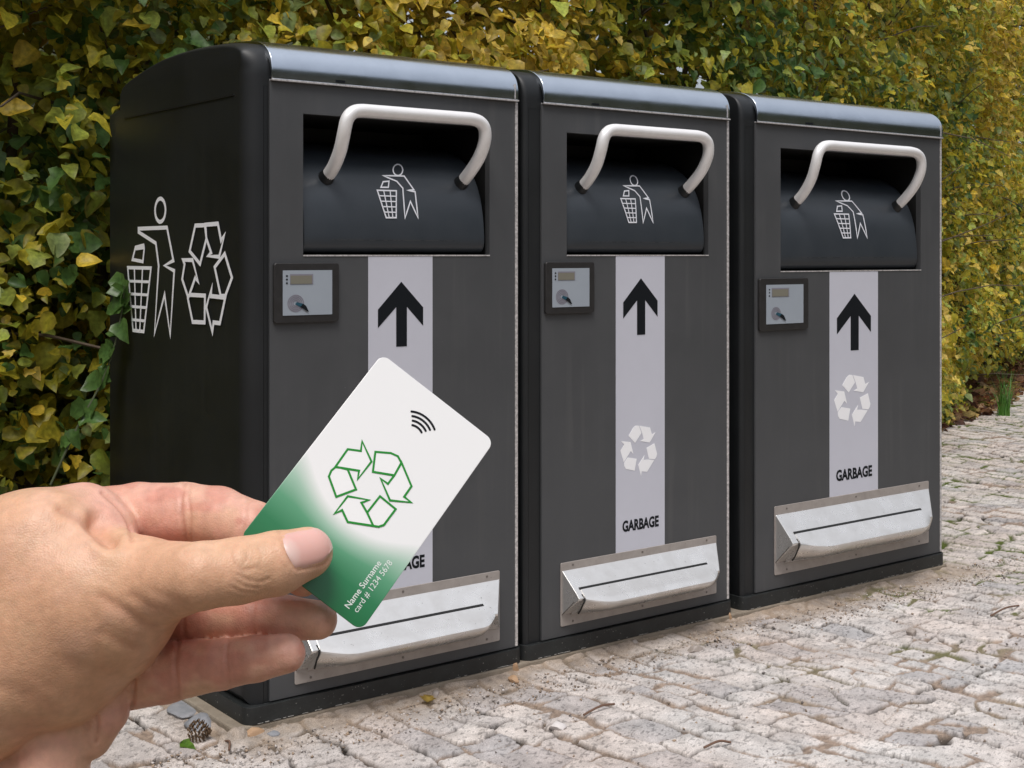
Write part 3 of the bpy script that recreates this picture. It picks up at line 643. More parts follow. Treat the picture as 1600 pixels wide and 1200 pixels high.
def ivy():
    base = wp(-.20, .62, .40)
    root = empty('ivy_sprig', tuple(base), label='dark green ivy sprig climbing from the hedge onto the side of the nearest bin', cat='ivy')
    pts = [wp(-.20,.62,.40), wp(-.15,.60,.52), wp(-.10,.585,.62), wp(-.075,.575,.70), wp(-.062,.565,.78), wp(-.060,.558,.83)]
    pts = smooth_path([tuple(p-base) for p in pts], 5)
    link('stem', MB().tube(pts, [.0030*(1-.5*i/len(pts)) for i in range(len(pts))], 6).mesh(), mat('ivy_stem', (.07,.085,.04), .6), root, smooth=60)
    n = 20; idx = np.linspace(3, len(pts)-1, n).astype(int); P = np.array([pts[i] for i in idx])
    out = -np.array(U); k = (rng.random((n, 3))-.5)
    nr = np.tile(out, (n, 1))*1.0+np.array([[.25,-.5,.55]])+k*.7; tip = k[:, ::-1]*1.6+np.array([[-.3,-.2,-.6]])+np.array([[0,0,1.4]])*(np.arange(n) % 3 == 0)[:, None]
    me = leaves(P, .040+.024*rng.random(n), nr, tip, rng.choice([1,2], n), np.full(n, 3), 'ivy'); 
    link('leaves', me, leaf_mat('ivy_leaf', .3), root)
ivy()
# ------------------------------------------------------------------ grass tuft, litter, stones
def grass():
    g = gnd(1568, 650); root = empty('grass_tuft', tuple(g), label='bright green grass tuft growing in the paving beside the hedge', cat='grass tuft')
    mb = MB(); r2 = random.Random(3)
    for i in range(60):
        a = r2.uniform(0, 6.28); h = r2.uniform(.12, .28); ln = r2.uniform(.02, .11); w_ = r2.uniform(.003, .006); x, y = r2.uniform(-.03, .03), r2.uniform(-.03, .03)
        px, py = -math.sin(a)*w_, math.cos(a)*w_; vs = []
        for j in range(5):
            f = j/4; cx = x+math.cos(a)*ln*f*f; cy = y+math.sin(a)*ln*f*f; ww = 1-f*.95
            vs += [(cx-px*ww, cy-py*ww, h*f), (cx+px*ww, cy+py*ww, h*f)]
        mb.add(vs, [(2*j, 2*j+1, 2*j+3, 2*j+2) for j in range(4)])
    link('blades', mb.mesh(), mat('grass_blade', (.06,.20,.02), .45, noise=(30,.7,(.10,.17,.03))), root, smooth=60)
grass()
def litter():
    n = 3600; t = 2.5+7.5*rng.random(n); s = hedge_s(t)-np.interp(t, [4.6,5.6], [.02,.16])+.85*rng.random(n)**1.1
    P = np.array(P0)[None]+t[:, None]*np.array(U)+s[:, None]*np.array(VV); P[:, 2] = .012+.05*rng.random(n)*np.clip((s-hedge_s(t)+.1)*2, .1, 1)
    nr = (rng.random((n, 3))-.5)*1.5+np.array([[0,0,1.]]); tip = rng.random((n, 3))-.5
    global PAL; keep = PAL
    PAL = np.array([[.22,.12,.06],[.30,.17,.09],[.14,.07,.04],[.36,.25,.14],[.40,.30,.10],[.10,.05,.035],[.17,.19,.04],[.26,.11,.05]])
    me = leaves(P, .035+.04*rng.random(n), nr, tip, rng.choice([0,1,2], n), rng.choice(8, n), 'litter'); 
    link('leaf_litter', me, leaf_mat('dry_leaf', .7), kind='stuff', label='brown fallen leaves heaped along the foot of the hedge on the right', cat='leaf litter')
    # a few leaves strewn on the paving by the bins
    spots = [(552,1102,4,'small pale yellow leaf on the grit below the nearest bin'),(668,1100,4,'yellow leaf at the foot of the nearest bin, below its dispenser'),(605,1094,7,'reddish curled leaf against the slab under the nearest bin'),
             (283,1163,6,'bright green torn leaf beside the pine cone')]
    PAL2 = np.array([[.22,.12,.06],[.30,.17,.09],[.14,.07,.04],[.36,.25,.14],[.42,.30,.07],[.10,.05,.035],[.13,.27,.03],[.20,.07,.04]])
    for x, y, c, lab in spots:
        PAL = PAL2; g = gnd(x, y, .004); nl = 1
        me = leaves(np.zeros((nl, 3))+[0,0,.004], np.array([.034]), np.array([[.1,-.3,1.]]), rng.random((nl, 3))-.5+[[.6,0,.25]], np.array([2]), np.array([c]), 'leaf')
        link('fallen_leaf', me, leaf_mat('strewn_leaf', .6), label=lab, cat='leaf').location = g
    PAL = keep
litter()
def rock(r, seed, sx=1, sy=1, sz=.6, sub=3):
    bm = bmesh.new(); bmesh.ops.create_icosphere(bm, subdivisions=sub, radius=r); q = random.Random(seed)
    pl = [(Vector((q.uniform(-1, 1), q.uniform(-1, 1), q.uniform(-1, 1))).normalized(), r*q.uniform(.55, .85)) for _ in range(9)]
    for v in bm.verts:
        for n_, d in pl:
            e = v.co.dot(n_)-d
            if e > 0: v.co -= n_*e*.92
        v.co = Vector((v.co.x*sx, v.co.y*sy, v.co.z*sz))
    me = bpy.data.meshes.new('rock'); bm.to_mesh(me); bm.free(); return me
TAN = mat('tan_pebble', (.46,.30,.18), .7, noise=(60,.8,(.36,.22,.13)), bump=(200,.3,.001)); WHT = mat('white_pebble', (.70,.66,.64), .65, noise=(90,.6,(.55,.51,.5)))
BLU = mat('slate_stone', (.22,.23,.25), .75, noise=(50,.8,(.34,.34,.36)), bump=(150,.5,.002)); GRY = mat('grey_pebble', (.42,.37,.34), .8, noise=(90,.8,(.30,.25,.21)), bump=(200,.4,.001))
stones = [(394,1146,.020,TAN,1.3,.8,.55,'tan oval pebble at the corner of the slab, nearest bin'),(341,1120,.012,TAN,1.1,.9,.6,'small tan pebble beside the left edge of the slab'),
          (802,1062,.014,TAN,1.1,.8,.7,'brown pebble by the gap between the nearest and middle bins'),(806,1046,.012,TAN,.7,.7,1.5,'upright orange pebble leaning in the gap between the nearest and middle bins'),
          (754,1060,.009,WHT,1.2,.9,.7,'small white pebble near the right end of the nearest bin'),(871,1136,.018,WHT,1.0,1.1,.6,'large white angular pebble lying alone on the cobbles'),
          (682,1084,.010,GRY,1.2,.9,.7,'small grey pebble below the dispenser of the nearest bin'),(986,1004,.014,GRY,1.4,1,.7,'pinkish grey pebble below the middle bin, left one of two'),
          (1086,1014,.018,GRY,1.3,1,.6,'pinkish grey pebble below the middle bin, right one of two'),(1140,967,.010,TAN,.7,.7,1.6,'upright tan pebble at the right end of the middle bin'),
          (312,1128,.030,BLU,1.0,1.5,.45,'blue grey angular stone standing on the paving left of the slab'),(288,1108,.034,BLU,1.5,1.0,.30,'flat blue grey stone chip left of the slab, behind the angular one'),
          (425,1147,.012,BLU,1.3,1,.5,'small dark slate chip in front of the corner of the slab'),(1424,988,.013,GRY,.9,1,.9,'brown grey pebble on open paving in front of the widest bin')]
for i, (x, y, r_, m_, sx, sy, sz, lab) in enumerate(stones):
    o = link('pebble' if m_ is not BLU else 'stone', rock(r_, 40+i, sx, sy, sz), m_, smooth=25, label=lab, cat='pebble' if m_ is not BLU else 'stone'); o.location = gnd(x, y, r_*sz*.55); o.rotation_euler = (0, 0, i*1.3)
def cone():
    g = gnd(312, 1158, .0); root = empty('pine_cone', tuple(g), label='small brown pine cone on the paving near the corner of the slab', cat='pine cone')
    mb = MB(); r2 = random.Random(8)
    for i in range(70):
        f = i/69; a = i*2.39996; rr = .019*math.sin(math.pi*min(.15+f*.85, .98)); x = -.020+.040*f
        c = Vector((x, rr*math.cos(a), .018+rr*math.sin(a))); d = Vector((.35, math.cos(a), math.sin(a))).normalized(); sd_ = Vector((0, -math.sin(a), math.cos(a))); k = .0052
        mb.add([tuple(c-d*.006), tuple(c+sd_*k), tuple(c+d*.006), tuple(c-sd_*k), tuple(c+Vector((-.003,0,0)))], [(0,1,2,3),(0,4,1),(1,4,2),(2,4,3),(3,4,0)])
    link('scales', mb.mesh(), mat('cone_scale', (.10,.06,.035), .7, noise=(200,.8,(.26,.17,.10))), root)
cone()
twigs = [((912,1117),(960,1100),'thin dark twig on the cobbles below the middle bin'),((1100,1168),(1142,1160),'pale bent twig at the bottom of the paving'),((1548,962),(1592,946),'thin twig lying on the open paving far right'),((350,1158),(358,1172),'short upright reddish stalk near the pine cone')]
for a, b, lab in twigs:
    A, B = gnd(*a, .006), gnd(*b, .006); m_ = (A+B)/2+np.array([.004,.006,.005]); o = MB().tube(smooth_path([tuple(A-A), tuple(m_-A), tuple(B-A)], 4), .0022, 6).mesh()
    link('twig', o, mat('dry_twig', (.16,.09,.06), .8), smooth=60, label=lab, cat='twig').location = A
def grit():
    """loose crumbs of stone and earth, too many to count"""
    n = 11000; k = n//2
    t = np.concatenate([-.25+2.7*rng.random(k), -1.2+5.5*rng.random(n-k)]); s = np.concatenate([-.014-.16*rng.random(k)**1.8, -1.2+1.15*rng.random(n-k)])
    P = np.array(P0)[None]+t[:, None]*np.array(U)+s[:, None]*np.array(VV)
    r_ = .0008+.0030*rng.random(n)**3.2; P[:, 2] = .0005+r_*.4
    T = np.array([(1,0,0),(-1,0,0),(0,1,0),(0,-1,0),(0,0,.8),(0,0,-.8)], float); F = np.array([(0,2,4),(2,1,4),(1,3,4),(3,0,4),(2,0,5),(1,2,5),(3,1,5),(0,3,5)])
    V = P[:, None, :]+r_[:, None, None]*(T[None]+(rng.random((n, 6, 3))-.5)*.9); Fa = (F[None]+(np.arange(n)*6)[:, None, None]).reshape(-1, 3)
    pal = np.array([[.46,.42,.40],[.38,.28,.20],[.22,.17,.13],[.32,.24,.18],[.58,.53,.50],[.15,.13,.12]]); C = np.repeat(pal[rng.choice(6, n)], 6, 0)
    link('loose_grit', np_mesh('grit', V.reshape(-1, 3), Fa, C), mat('grit', rough=.9, build=attr_base), kind='stuff', label='loose grit and crumbs of earth scattered on the paving', cat='grit')
grit()

# ------------------------------------------------------------------ the card
CM = np.array([[.54351527,-.78335831,.3015641],[.42596347,-.05216724,-.90323513],[.72328851,.61937738,.30532833]])
CO = np.array([-.05123111, .49081842, CH-.08522088])
def card_depth(px, py):
    d = np.array([(px-800)/FPX, 1, -(py-398)/FPX]); n = CM[:, 2]; o = CO-np.array([0, 0, CH]); return float((o@n)/(d@n))
def build_card():
    root = bpy.data.objects.new('plastic_card', None); COL.objects.link(root); root.empty_display_size = .02
    prop(root, 'white and green plastic card with a recycling emblem, pinched between thumb and fingers', 'card')
    mw = Matrix([[*CM[0], CO[0]], [*CM[1], CO[1]], [*CM[2], CO[2]], [0, 0, 0, 1]]); root.matrix_world = mw
    def build(nt, p, tc):
        N, L = nt.nodes, nt.links; s = N.new('ShaderNodeSeparateXYZ'); L.new(tc.outputs['Object'], s.inputs[0])
        # printed fade: green at the name end, white at the other, with a pale disc round the emblem
        def mth(op, a, b):
            m_ = N.new('ShaderNodeMath'); m_.operation = op
            for i, q in enumerate((a, b)):
                if isinstance(q, (int, float)): m_.inputs[i].default_value = q
                elif q is not None: L.new(q, m_.inputs[i])
            return m_.outputs[0]
        x2 = mth('POWER', mth('ABSOLUTE', s.outputs[0], None), 2.0); y2 = mth('POWER', mth('ABSOLUTE', mth('ADD', s.outputs[1], .0005), None), 2.0)
        rr = mth('SQRT', mth('ADD', x2, y2), None)
        cr = N.new('ShaderNodeMapRange'); cr.inputs[1].default_value = .011; cr.inputs[2].default_value = .030; cr.inputs[3].default_value = .36; cr.inputs[4].default_value = 0; cr.interpolation_type = 'SMOOTHSTEP'; L.new(rr, cr.inputs[0])
        tl = mth('ADD', s.outputs[0], mth('MULTIPLY', s.outputs[1], -.03))
        g = N.new('ShaderNodeMapRange'); g.inputs[1].default_value = -.041; g.inputs[2].default_value = -.004; L.new(tl, g.inputs[0])
        f = mth('ADD', g.outputs[0], cr.outputs[0])
        ra = N.new('ShaderNodeValToRGB'); L.new(f, ra.inputs[0]); e = ra.color_ramp.elements
        e[0].position = .0; e[0].color = (.006,.145,.040,1); e[1].position = 1.0; e[1].color = (.88,.88,.88,1)
        for po, c in ((.25,(.018,.19,.07,1)), (.50,(.10,.33,.18,1)), (.72,(.36,.55,.43,1)), (.88,(.66,.73,.68,1))): q = e.new(po); q.color = c
        L.new(ra.outputs[0], p.inputs['Base Color'])
    cm = mat('printed_card_plastic', rough=.30, coat=.35, build=build)
    body = MB().slab_z(rrect(-.0428, .0428, -.027, .027, .0034, 8), -.00038, .00038).mesh(); link('card_body', body, cm, root, bevel=.00015)
    green = mat('green_print', (.006,.25,.018), .4); wht = mat('emblem_white', (.90,.90,.90), .4)
    a = MB(); b = MB()
    for i, P in enumerate(LOOP):
        a.poly3([(x, y, .00046+i*.000004) for x, y in P]); v, q = ribbon(P, .00078); b.add([(p[0], p[1], .00054+i*.000012) for p in v], q)
    link('recycling_emblem', a.mesh(), wht, root); link('emblem_outline', b.mesh(), green, root)
    wv = MB()
    cx, cy = .0235, -.0004
    for k, r_ in enumerate((.0050, .0067, .0084, .0101)):
        hw = [.0022, .0031, .0042, .0055][k]; am = math.asin(min(hw/r_, .99)); P = [(cx+r_*math.cos(t), cy+r_*math.sin(t)) for t in np.linspace(-am, am, 12)]
        v, q = ribbon(P, .00085, False); wv.add([(p[0], p[1], .00048+k*.000004) for p in v], q)
        for e in (P[0], P[-1]):
            wv.add([(e[0]+.000425*math.cos(t), e[1]+.000425*math.sin(t), .00051+k*.000004) for t in np.linspace(0, 6.283, 9)[:-1]], [tuple(range(8))])
    link('contactless_symbol', wv.mesh(), M['ink'], root)
    lw = mat('pale_card_lettering', (.74,.80,.76), .4)
    for s_, x, y, sz, bd, wid in (('Name Surname', -.0393, -.0190, .0031, .00003, .0197), ('card # 1234 5678', -.0386, -.0222, .0030, .0, .0215)):
        me = text_mesh(s_, sz, 1, bd); xx = [v.co.x for v in me.vertices]; k = wid/(max(xx)-min(xx))
        me.transform(Matrix(((k, 0, 0, x-min(xx)*k), (0, 1.05, 0, y), (0, 0, 1, .00048), (0, 0, 0, 1)))); link('card_lettering', me, lw, root)
build_card()

# ------------------------------------------------------------------ the hand: one continuous skin
VOX = .00085
def build_hand():
    def pt(px, py, r, D): return (at(px, py, D), r*D/FPX)
    def infront(px, py, r, extra=.0004):
        D = card_depth(px, py); rr = r*D/FPX; D = D-rr*1.05-extra; return pt(px, py, r, D)
    def behind(px, py, r, extra=.0006):
        D = card_depth(px, py); rr = r*D/FPX; D = D+rr*1.05+extra; return pt(px, py, r, D)
    G = {}
    # (list of chains, smoothing)
    th = [pt(95,965,100,.480), pt(235,912,68,.468), infront(312,900,52), infront(372,892,51), infront(432,880,49.5), infront(480,864,40.5)]
    G['thumb'] = ([th], .006)
    G['mass'] = ([[pt(150,958,88,.482), pt(60,1005,126,.487), pt(-50,1045,150,.485), pt(-230,1120,175,.47), pt(-420,1210,175,.45)],
                  [pt(205,985,38,.476), pt(195,1012,32,.480), pt(120,1050,60,.484)],
                  [pt(30,880,104,.492), pt(-90,950,140,.487)],
                  [pt(70,868,96,.480), pt(110,900,76,.474)]], .016)
    G['web'] = ([[pt(85,830,50,.478), pt(128,872,36,.474), pt(190,890,40,.470)]], .010)
    G['knuckle'] = ([[pt(60,868,105,.497), pt(128,832,76,.494), pt(158,836,56,.490)]], .008)
    G['index'] = ([[pt(140,828,66,.516), pt(215,806,51,.510), pt(288,805,50,.502), pt(340,808,47,.495), behind(395,826,42), behind(445,862,37), behind(474,900,32)]], .007)
    G['middle'] = ([[pt(190,958,44,.510), pt(275,963,42,.500), pt(395,965,38,.4890), pt(445,966,35,.4858), pt(497,969,30.5,.4838)]], .006)
    G['ring'] = ([[pt(180,1062,50,.503), pt(260,1050,47,.4905), pt(345,1038,38.5,.4795), pt(400,1029,35,.4745), pt(447,1021,30.5,.4720)]], .006)
    G['little'] = ([[pt(178,1005,30,.496), pt(176,1050,31,.490), pt(166,1112,34,.487), pt(140,1150,36,.489)]], .006)
    G['heel'] = ([[pt(60,1060,80,.500), pt(100,1110,52,.489), pt(70,1215,66,.486), pt(-60,1300,110,.49)]], .008)
    names = list(G)
    def chain_d(P, ch):
        d = None
        for (a, ra), (b, rb) in zip(ch, ch[1:]):
            ab = b-a; h = np.clip(((P-a)@ab)/(ab@ab), 0, 1); dd = np.linalg.norm(P-a-h[..., None]*ab, axis=-1)-(ra+(rb-ra)*h)
            if d is None: d = dd
            else:
                k = .0015; hh = np.clip(.5+.5*(dd-d)/k, 0, 1); d = dd*(1-hh)+d*hh-k*hh*(1-hh)
        return d
    def group_d(P, name):
        chs, k = G[name]; d = None
        for ch in chs:
            dd = chain_d(P, ch)
            if d is None: d = dd
            else: hh = np.clip(.5+.5*(dd-d)/k, 0, 1); d = dd*(1-hh)+d*hh-k*hh*(1-hh)
        return d
    # how softly each group blends into what was built before it
    blend = {'mass': .018, 'thumb': .0, 'web': .008, 'knuckle': .0045, 'index': .0022, 'middle': .0014, 'ring': .0006, 'little': .0008, 'heel': .0016}
    allp = np.array([c[0] for g in G.values() for ch in g[0] for c in ch]); allr = np.array([c[1] for g in G.values() for ch in g[0] for c in ch])
    lo = (allp-allr[:, None]).min(0)-.004; hi = (allp+allr[:, None]).max(0)+.004
    n = np.ceil((hi-lo)/VOX).astype(int)+1; F = np.full(n, .02, np.float32)
    ax = [lo[i]+np.arange(n[i])*VOX for i in range(3)]
    for nm in ['thumb', 'mass', 'web', 'knuckle', 'index', 'middle', 'ring', 'little', 'heel']:
        chs = G[nm][0]; pp = np.array([c[0] for ch in chs for c in ch]); rr = np.array([c[1] for ch in chs for c in ch]); pad = .012
        i0 = np.clip(np.floor(((pp-rr[:, None]).min(0)-pad-lo)/VOX).astype(int), 0, n-1); i1 = np.clip(np.ceil(((pp+rr[:, None]).max(0)+pad-lo)/VOX).astype(int)+1, 1, n)
        sl = tuple(slice(i0[j], i1[j]) for j in range(3))
        g3 = np.stack(np.meshgrid(*[ax[j][sl[j]] for j in range(3)], indexing='ij'), -1).astype(np.float32)
        dd = group_d(g3, nm).astype(np.float32); k = blend[nm]; d = F[sl]
        if k > 0: hh = np.clip(.5+.5*(dd-d)/k, 0, 1); F[sl] = dd*(1-hh)+d*hh-k*hh*(1-hh)
        else: F[sl] = np.minimum(d, dd)
    # surface nets
    S = F < 0; c = np.zeros(tuple(n-1), bool); cnt = np.zeros(tuple(n-1), np.int8)
    for dx in (0, 1):
        for dy in (0, 1):
            for dz in (0, 1): cnt += S[dx:n[0]-1+dx, dy:n[1]-1+dy, dz:n[2]-1+dz]
    act = (cnt > 0) & (cnt < 8); I = np.argwhere(act); idx = np.full(tuple(n-1), -1, np.int64); idx[act] = np.arange(len(I))
    acc = np.zeros((len(I), 3)); wt = np.zeros(len(I)); cor = [(a, b, c_) for a in (0, 1) for b in (0, 1) for c_ in (0, 1)]
    for a in cor:
        for k in range(3):
            if a[k] == 0:
                b = list(a); b[k] = 1; fa = F[I[:, 0]+a[0], I[:, 1]+a[1], I[:, 2]+a[2]]; fb = F[I[:, 0]+b[0], I[:, 1]+b[1], I[:, 2]+b[2]]
                m_ = (fa < 0) != (fb < 0); t = np.where(m_, fa/(fa-fb+1e-12), 0); q = np.array(a, float)[None]+np.zeros((len(I), 1)); q[:, k] += t
                acc += q*m_[:, None]; wt += m_
    V = lo+(I+acc/wt[:, None])*VOX
    Fs = []
    for k in range(3):
        a = [slice(0, None)]*3; b = [slice(0, None)]*3; a[k] = slice(0, n[k]-1); b[k] = slice(1, n[k])
        d = S[tuple(a)] != S[tuple(b)]; E = np.argwhere(d); j, l = (k+1) % 3, (k+2) % 3
        E = E[(E[:, j] > 0) & (E[:, l] > 0) & (E[:, j] < n[j]-1) & (E[:, l] < n[l]-1)]
        def cell(dj, dl): q = E.copy(); q[:, j] -= dj; q[:, l] -= dl; return idx[q[:, 0], q[:, 1], q[:, 2]]
        Q = np.stack([cell(1, 1), cell(0, 1), cell(0, 0), cell(1, 0)], 1); inside = S[E[:, 0], E[:, 1], E[:, 2]]
        Q[~inside] = Q[~inside][:, ::-1]; Fs.append(Q)
    Fq = np.concatenate(Fs); Fq = Fq[(Fq >= 0).all(1)]
    # relax
    for it in range(4):
        acc = np.zeros_like(V); w_ = np.zeros(len(V))
        for a, b in ((0, 1), (1, 2), (2, 3), (3, 0)):
            np.add.at(acc, Fq[:, a], V[Fq[:, b]]); np.add.at(acc, Fq[:, b], V[Fq[:, a]]); np.add.at(w_, Fq[:, a], 1); np.add.at(w_, Fq[:, b], 1)
        V = V*.5+.5*acc/w_[:, None]
    fn = np.cross(V[Fq[:, 2]]-V[Fq[:, 0]], V[Fq[:, 3]]-V[Fq[:, 1]]); vn_ = np.zeros_like(V)
    for a in range(4): np.add.at(vn_, Fq[:, a], fn)
    vn_ /= np.linalg.norm(vn_, axis=1, keepdims=True)+1e-12
    view = V-np.array([0, 0, CH]); view /= np.linalg.norm(view, axis=1, keepdims=True)
    if (vn_*(-view)).sum(1)[np.argmin(V[:, 1])] < 0: vn_ = -vn_; Fq = Fq[:, ::-1]
    facing = (vn_*(-view)).sum(1)
    D = {nm: group_d(V, nm) for nm in names}; M_ = np.stack([D[k] for k in names], 1); own = np.argmin(M_, 1)
    PX = 800+FPX*V[:, 0]/V[:, 1]; PY = 398-FPX*(V[:, 2]-CH)/V[:, 1]
    # creases pressed into the skin: (group set, polyline, width px, depth px)
    creases = [
     ({'index'}, [(290,752),(284,775),(283,800),(287,825),(292,850)], 3.0, 3.0), ({'index'}, [(298,754),(294,775),(297,800),(299,845)], 2.4, 2.0), ({'index'}, [(388,776),(384,805),(381,835)], 2.5, 1.4),
     ({'middle'}, [(290,940),(286,962),(290,1000)], 3, 2.0), ({'middle'}, [(399,930),(395,960),(399,1000)], 3, 1.8),
     ({'ring'}, [(279,1000),(274,1040),(280,1090)], 3.2, 2.6), ({'ring'}, [(358,995),(354,1030),(361,1078)], 3.0, 2.4), ({'ring'}, [(364,998),(361,1030),(367,1072)], 2.2, 1.3),
     ({'thumb'}, [(369,852),(366,866),(370,882),(379,892),(392,890)], 2.4, 1.5), ({'thumb'}, [(387,858),(386,870),(380,880),(383,888),(396,886),(407,889)], 2.0, 1.2), ({'thumb'}, [(405,858),(409,872),(406,884)], 2.0, 1.0),
     ({'thumb'}, [(372,898),(388,906),(406,909),(420,904)], 2.4, 1.5), ({'thumb'}, [(364,905),(384,916),(404,918)], 2.2, 1.2), ({'thumb'}, [(360,916),(378,925),(396,926)], 2.4, 1.0),
     ({'thumb'}, [(435,829),(442,848),(452,872),(462,889),(475,889),(505,883),(519,866)], 2.6, 1.8),
     ({'thumb'}, [(428,846),(434,868),(446,888)], 2.4, .7),
     ({'thumb','mass'}, [(160,932),(196,956),(222,974),(244,980)], 7.5, 2.2), ({'thumb','mass'}, [(205,930),(238,950),(262,958)], 7, 1.3), ({'thumb','mass'}, [(240,924),(268,936),(292,940)], 7, .8),
     ({'thumb','mass'}, [(160,988),(192,1004),(216,1012)], 8, 2.2), ({'thumb','mass'}, [(150,968),(182,986),(224,996)], 6, .8), ({'thumb','mass'}, [(100,1032),(150,1046),(180,1052)], 12, 1.2), ({'thumb','mass'}, [(50,1060),(105,1085),(150,1092)], 14, 1.2),
     ({'thumb','mass'}, [(-10,1070),(45,1085),(90,1108)], 13, 1.8), ({'mass'}, [(-20,1135),(30,1142),(64,1130)], 13, 2.2),
     (set(names), [(160,770),(184,792),(200,818),(206,846)], 3.0, 4.0),
     ({'little','ring'}, [(208,1020),(209,1070),(206,1112)], 3.0, 4.0), ({'little','heel'}, [(146,1090),(152,1120),(150,1160)], 3.0, 4.0),
     (set(names), [(94,796),(118,810),(140,828),(158,847)], 6.0, 3.6), (set(names), [(148,818),(163,832),(172,843)], 12, 19.0),
    ]
    def pdist(P):
        d = np.full(len(V), 1e9)
        for (x0, y0), (x1, y1) in zip(P, P[1:]):
            ex, ey = x1-x0, y1-y0; h = np.clip(((PX-x0)*ex+(PY-y0)*ey)/(ex*ex+ey*ey), 0, 1); d = np.minimum(d, np.hypot(PX-x0-h*ex, PY-y0-h*ey))
        return d
    disp = np.zeros(len(V)); crz = np.zeros(len(V))
    for gs, P, wd, dp in creases:
        P2 = smooth_path(P, 3) if len(P) > 2 else P
        mk = np.isin(own, [names.index(g) for g in gs]) & (facing > .05); d = pdist(P2)
        g = np.exp(-(d/wd)**2)*mk; disp -= g*dp*.9; disp += .18*dp*np.exp(-((d-2.1*wd)/wd)**2)*mk; crz = np.maximum(crz, g*min(dp/3, 1))
    # low, soft unevenness of flesh
    q = V*1.0; nz = fbm(q[:, 0]*90+q[:, 1]*40, q[:, 2]*90+q[:, 1]*55, 3, 301)-.5; disp += nz*1.2
    V = V+vn_*(disp*.480/FPX)[:, None]
    # skin colour: tan on the back of thumb and hand, pink on the fingers' inner side
    tan = np.array([.680,.388,.242]); pink = np.array([.700,.375,.285]); red = np.array([.56,.22,.16]); pale = np.array([.63,.40,.30])
    C = np.tile(tan, (len(V), 1)); soft = lambda d, k: np.clip(.5-d/k, 0, 1)
    mf = np.minimum.reduce([D['index'], D['middle'], D['ring'], D['little'], D['heel'], D['knuckle']])-np.minimum(D['thumb'], D['mass']); f = soft(mf, .008)[:, None]; C = C*(1-f)+pink*f
    f = np.clip(1-np.hypot(PX-480, PY-900)/60, 0, 1)[:, None]*(own == names.index('thumb'))[:, None]*.6; C = C*(1-f)+pink*f
    lowr = np.clip((fbm(PX/60, PY/60, 3, 311)-.42)*2.2, 0, .55)[:, None]; C = C*(1-lowr)+np.array([.72,.43,.30])*lowr
    yl = np.clip((fbm(PX/45+9, PY/45, 3, 321)-.5)*2, 0, .4)[:, None]; C = C*(1-yl)+np.array([.68,.43,.27])*yl
    for nm in ('middle', 'ring', 'index'):
        f = ((own == names.index(nm))*np.clip((fbm(PX/34, PY/22, 2, 331)-.42)*2.4, 0, .55))[:, None]; C = C*(1-f)+red*f
    f = (crz*.35)[:, None]; C = C*(1-f)+np.array([.42,.17,.11])*f  # creases redder and darker, their shade painted into the skin colour
    me = np_mesh('hand', V, Fq, np.clip(C, 0, 1)); me.shade_smooth()
    def build(nt, p, tc):
        attr_base(nt, p, tc); N, L = nt.nodes, nt.links
        p.inputs['Subsurface Weight'].default_value = .13; p.inputs['Subsurface Radius'].default_value = (1.0,.35,.18); p.inputs['Subsurface Scale'].default_value = .0035
        v = N.new('ShaderNodeTexVoronoi'); v.inputs['Scale'].default_value = 1500; L.new(tc.outputs['Object'], v.inputs['Vector'])
        n_ = N.new('ShaderNodeTexNoise'); n_.inputs['Scale'].default_value = 420; n_.inputs['Detail'].default_value = 5; L.new(tc.outputs['Object'], n_.inputs['Vector'])
        a = N.new('ShaderNodeMath'); a.operation = 'MULTIPLY_ADD'; L.new(v.outputs['Distance'], a.inputs[0]); a.inputs[1].default_value = .45; L.new(n_.outputs['Fac'], a.inputs[2])
        b = N.new('ShaderNodeBump'); b.inputs['Strength'].default_value = .38; b.inputs['Distance'].default_value = .0005; L.new(a.outputs[0], b.inputs['Height']); L.new(b.outputs[0], p.inputs['Normal'])
        src = p.inputs['Base Color'].links[0].from_socket; n2 = N.new('ShaderNodeTexNoise'); n2.inputs['Scale'].default_value = 260; n2.inputs['Detail'].default_value = 5; L.new(tc.outputs['Object'], n2.inputs['Vector'])
        r = N.new('ShaderNodeMapRange'); r.inputs[1].default_value = .3; r.inputs[2].default_value = .7; r.inputs[3].default_value = .90; r.inputs[4].default_value = 1.08; L.new(n2.outputs['Fac'], r.inputs[0])
        x = N.new('ShaderNodeVectorMath'); x.operation = 'SCALE'; L.new(src, x.inputs[0]); L.new(r.outputs[0], x.inputs['Scale']); L.new(x.outputs[0], p.inputs['Base Color'])
    skin = mat('skin', rough=.42, spec=.42, build=build)
    hand = link('person', me, skin, label='bare hand from the left pinching the green and white card between thumb and fingers', cat='person')
    # thumbnail, moulded on the thumb
    nu, nv = 26, 16; top = smooth_path([(441,834),(470,826.5),(500,825),(514,832)], 6); bot = smooth_path([(462,888),(482,886),(503,879),(517,862)], 6)
    tp = np.array(top); bp = np.array(bot); P = []
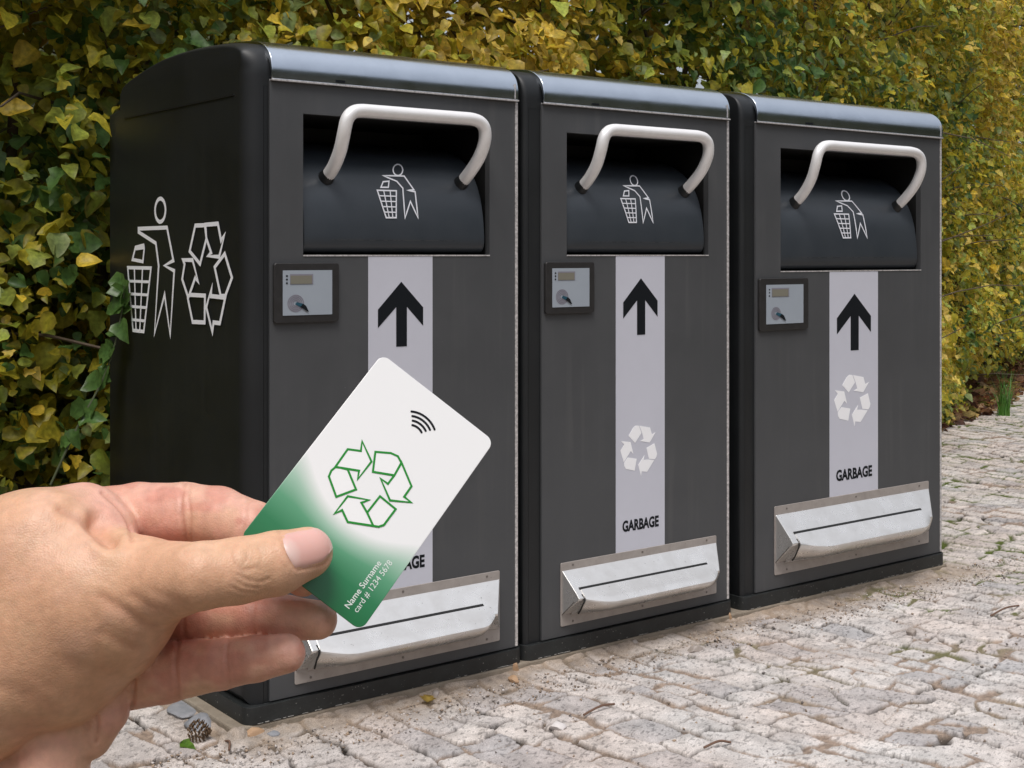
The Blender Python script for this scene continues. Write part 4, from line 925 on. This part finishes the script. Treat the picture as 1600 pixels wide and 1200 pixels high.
    for i in range(nu):
        f = i/(nu-1); a = tp[int(round(f*(len(tp)-1)))] ; g = f*(len(tp)-1); i0 = min(int(g), len(tp)-2); a = tp[i0]+(tp[i0+1]-tp[i0])*(g-i0); b = bp[i0]+(bp[i0+1]-bp[i0])*(g-i0)
        for j in range(nv):
            h = j/(nv-1); bow = math.sin(math.pi*h); x = a+(b-a)*h; x = x+np.array([-5.0*bow*(1-f)+6.5*bow*f, 0]); P.append((x[0], x[1], f, h))
    P = np.array(P); dr = np.stack([(P[:, 0]-800)/FPX, np.ones(len(P)), -(P[:, 1]-398)/FPX], 1); dl = np.linalg.norm(dr, axis=1, keepdims=True); dr /= dl
    tt = np.full(len(P), .42); o = np.array([0, 0, CH])
    bt_ = tt.copy(); bd = np.full(len(P), 1e9)
    for it in range(60):
        d_ = group_d(o+dr*tt[:, None], 'thumb'); m_ = np.abs(d_) < bd; bt_ = np.where(m_, tt, bt_); bd = np.where(m_, np.abs(d_), bd); tt = np.minimum(tt+d_*.8, .6)
    Q = o+dr*bt_[:, None]
    for it in range(3):                       # rays that pass the flank are laid onto it
        d_ = group_d(Q, 'thumb'); gr = np.stack([group_d(Q+np.eye(3)[k]*1e-4, 'thumb')-d_ for k in range(3)], 1)/1e-4; Q = Q-gr*(d_*(d_ > 1e-5))[:, None]
    edge = np.minimum(np.minimum(P[:, 2]*1.0, 1-P[:, 2])*2, np.minimum(P[:, 3], 1-P[:, 3])*2.4); lift = -.0003+.0007*np.clip(edge*3.2, 0, 1)**.6
    lift = np.where(P[:, 2] > .9, lift+.0004, lift); Q = Q-dr*lift[:, None]
    i = np.arange(nu-1)[:, None]*nv+np.arange(nv-1)[None]; Fn = np.stack([i, i+nv, i+nv+1, i+1], -1).reshape(-1, 4)
    f, h = P[:, 2], P[:, 3]; lun = np.clip(1-np.hypot(f/.26, (h-.55)/.42), 0, 1)**.5; tipw = np.clip((f-.90)/.08, 0, 1)
    C = np.array([.70,.40,.345])*(1-lun[:, None]*.75)+np.array([.74,.58,.52])*lun[:, None]*.75; C = C*(1-tipw[:, None]*.8)+np.array([.78,.70,.60])*tipw[:, None]*.8
    me = np_mesh('nail', Q, Fn, C); me.shade_smooth()
    link('thumbnail', me, mat('nail_keratin', rough=.32, spec=.5, build=lambda nt, p, tc: (attr_base(nt, p, tc), setattr(p.inputs['Subsurface Weight'], 'default_value', .1), setattr(p.inputs['Subsurface Scale'], 'default_value', .002))), hand)
build_hand()
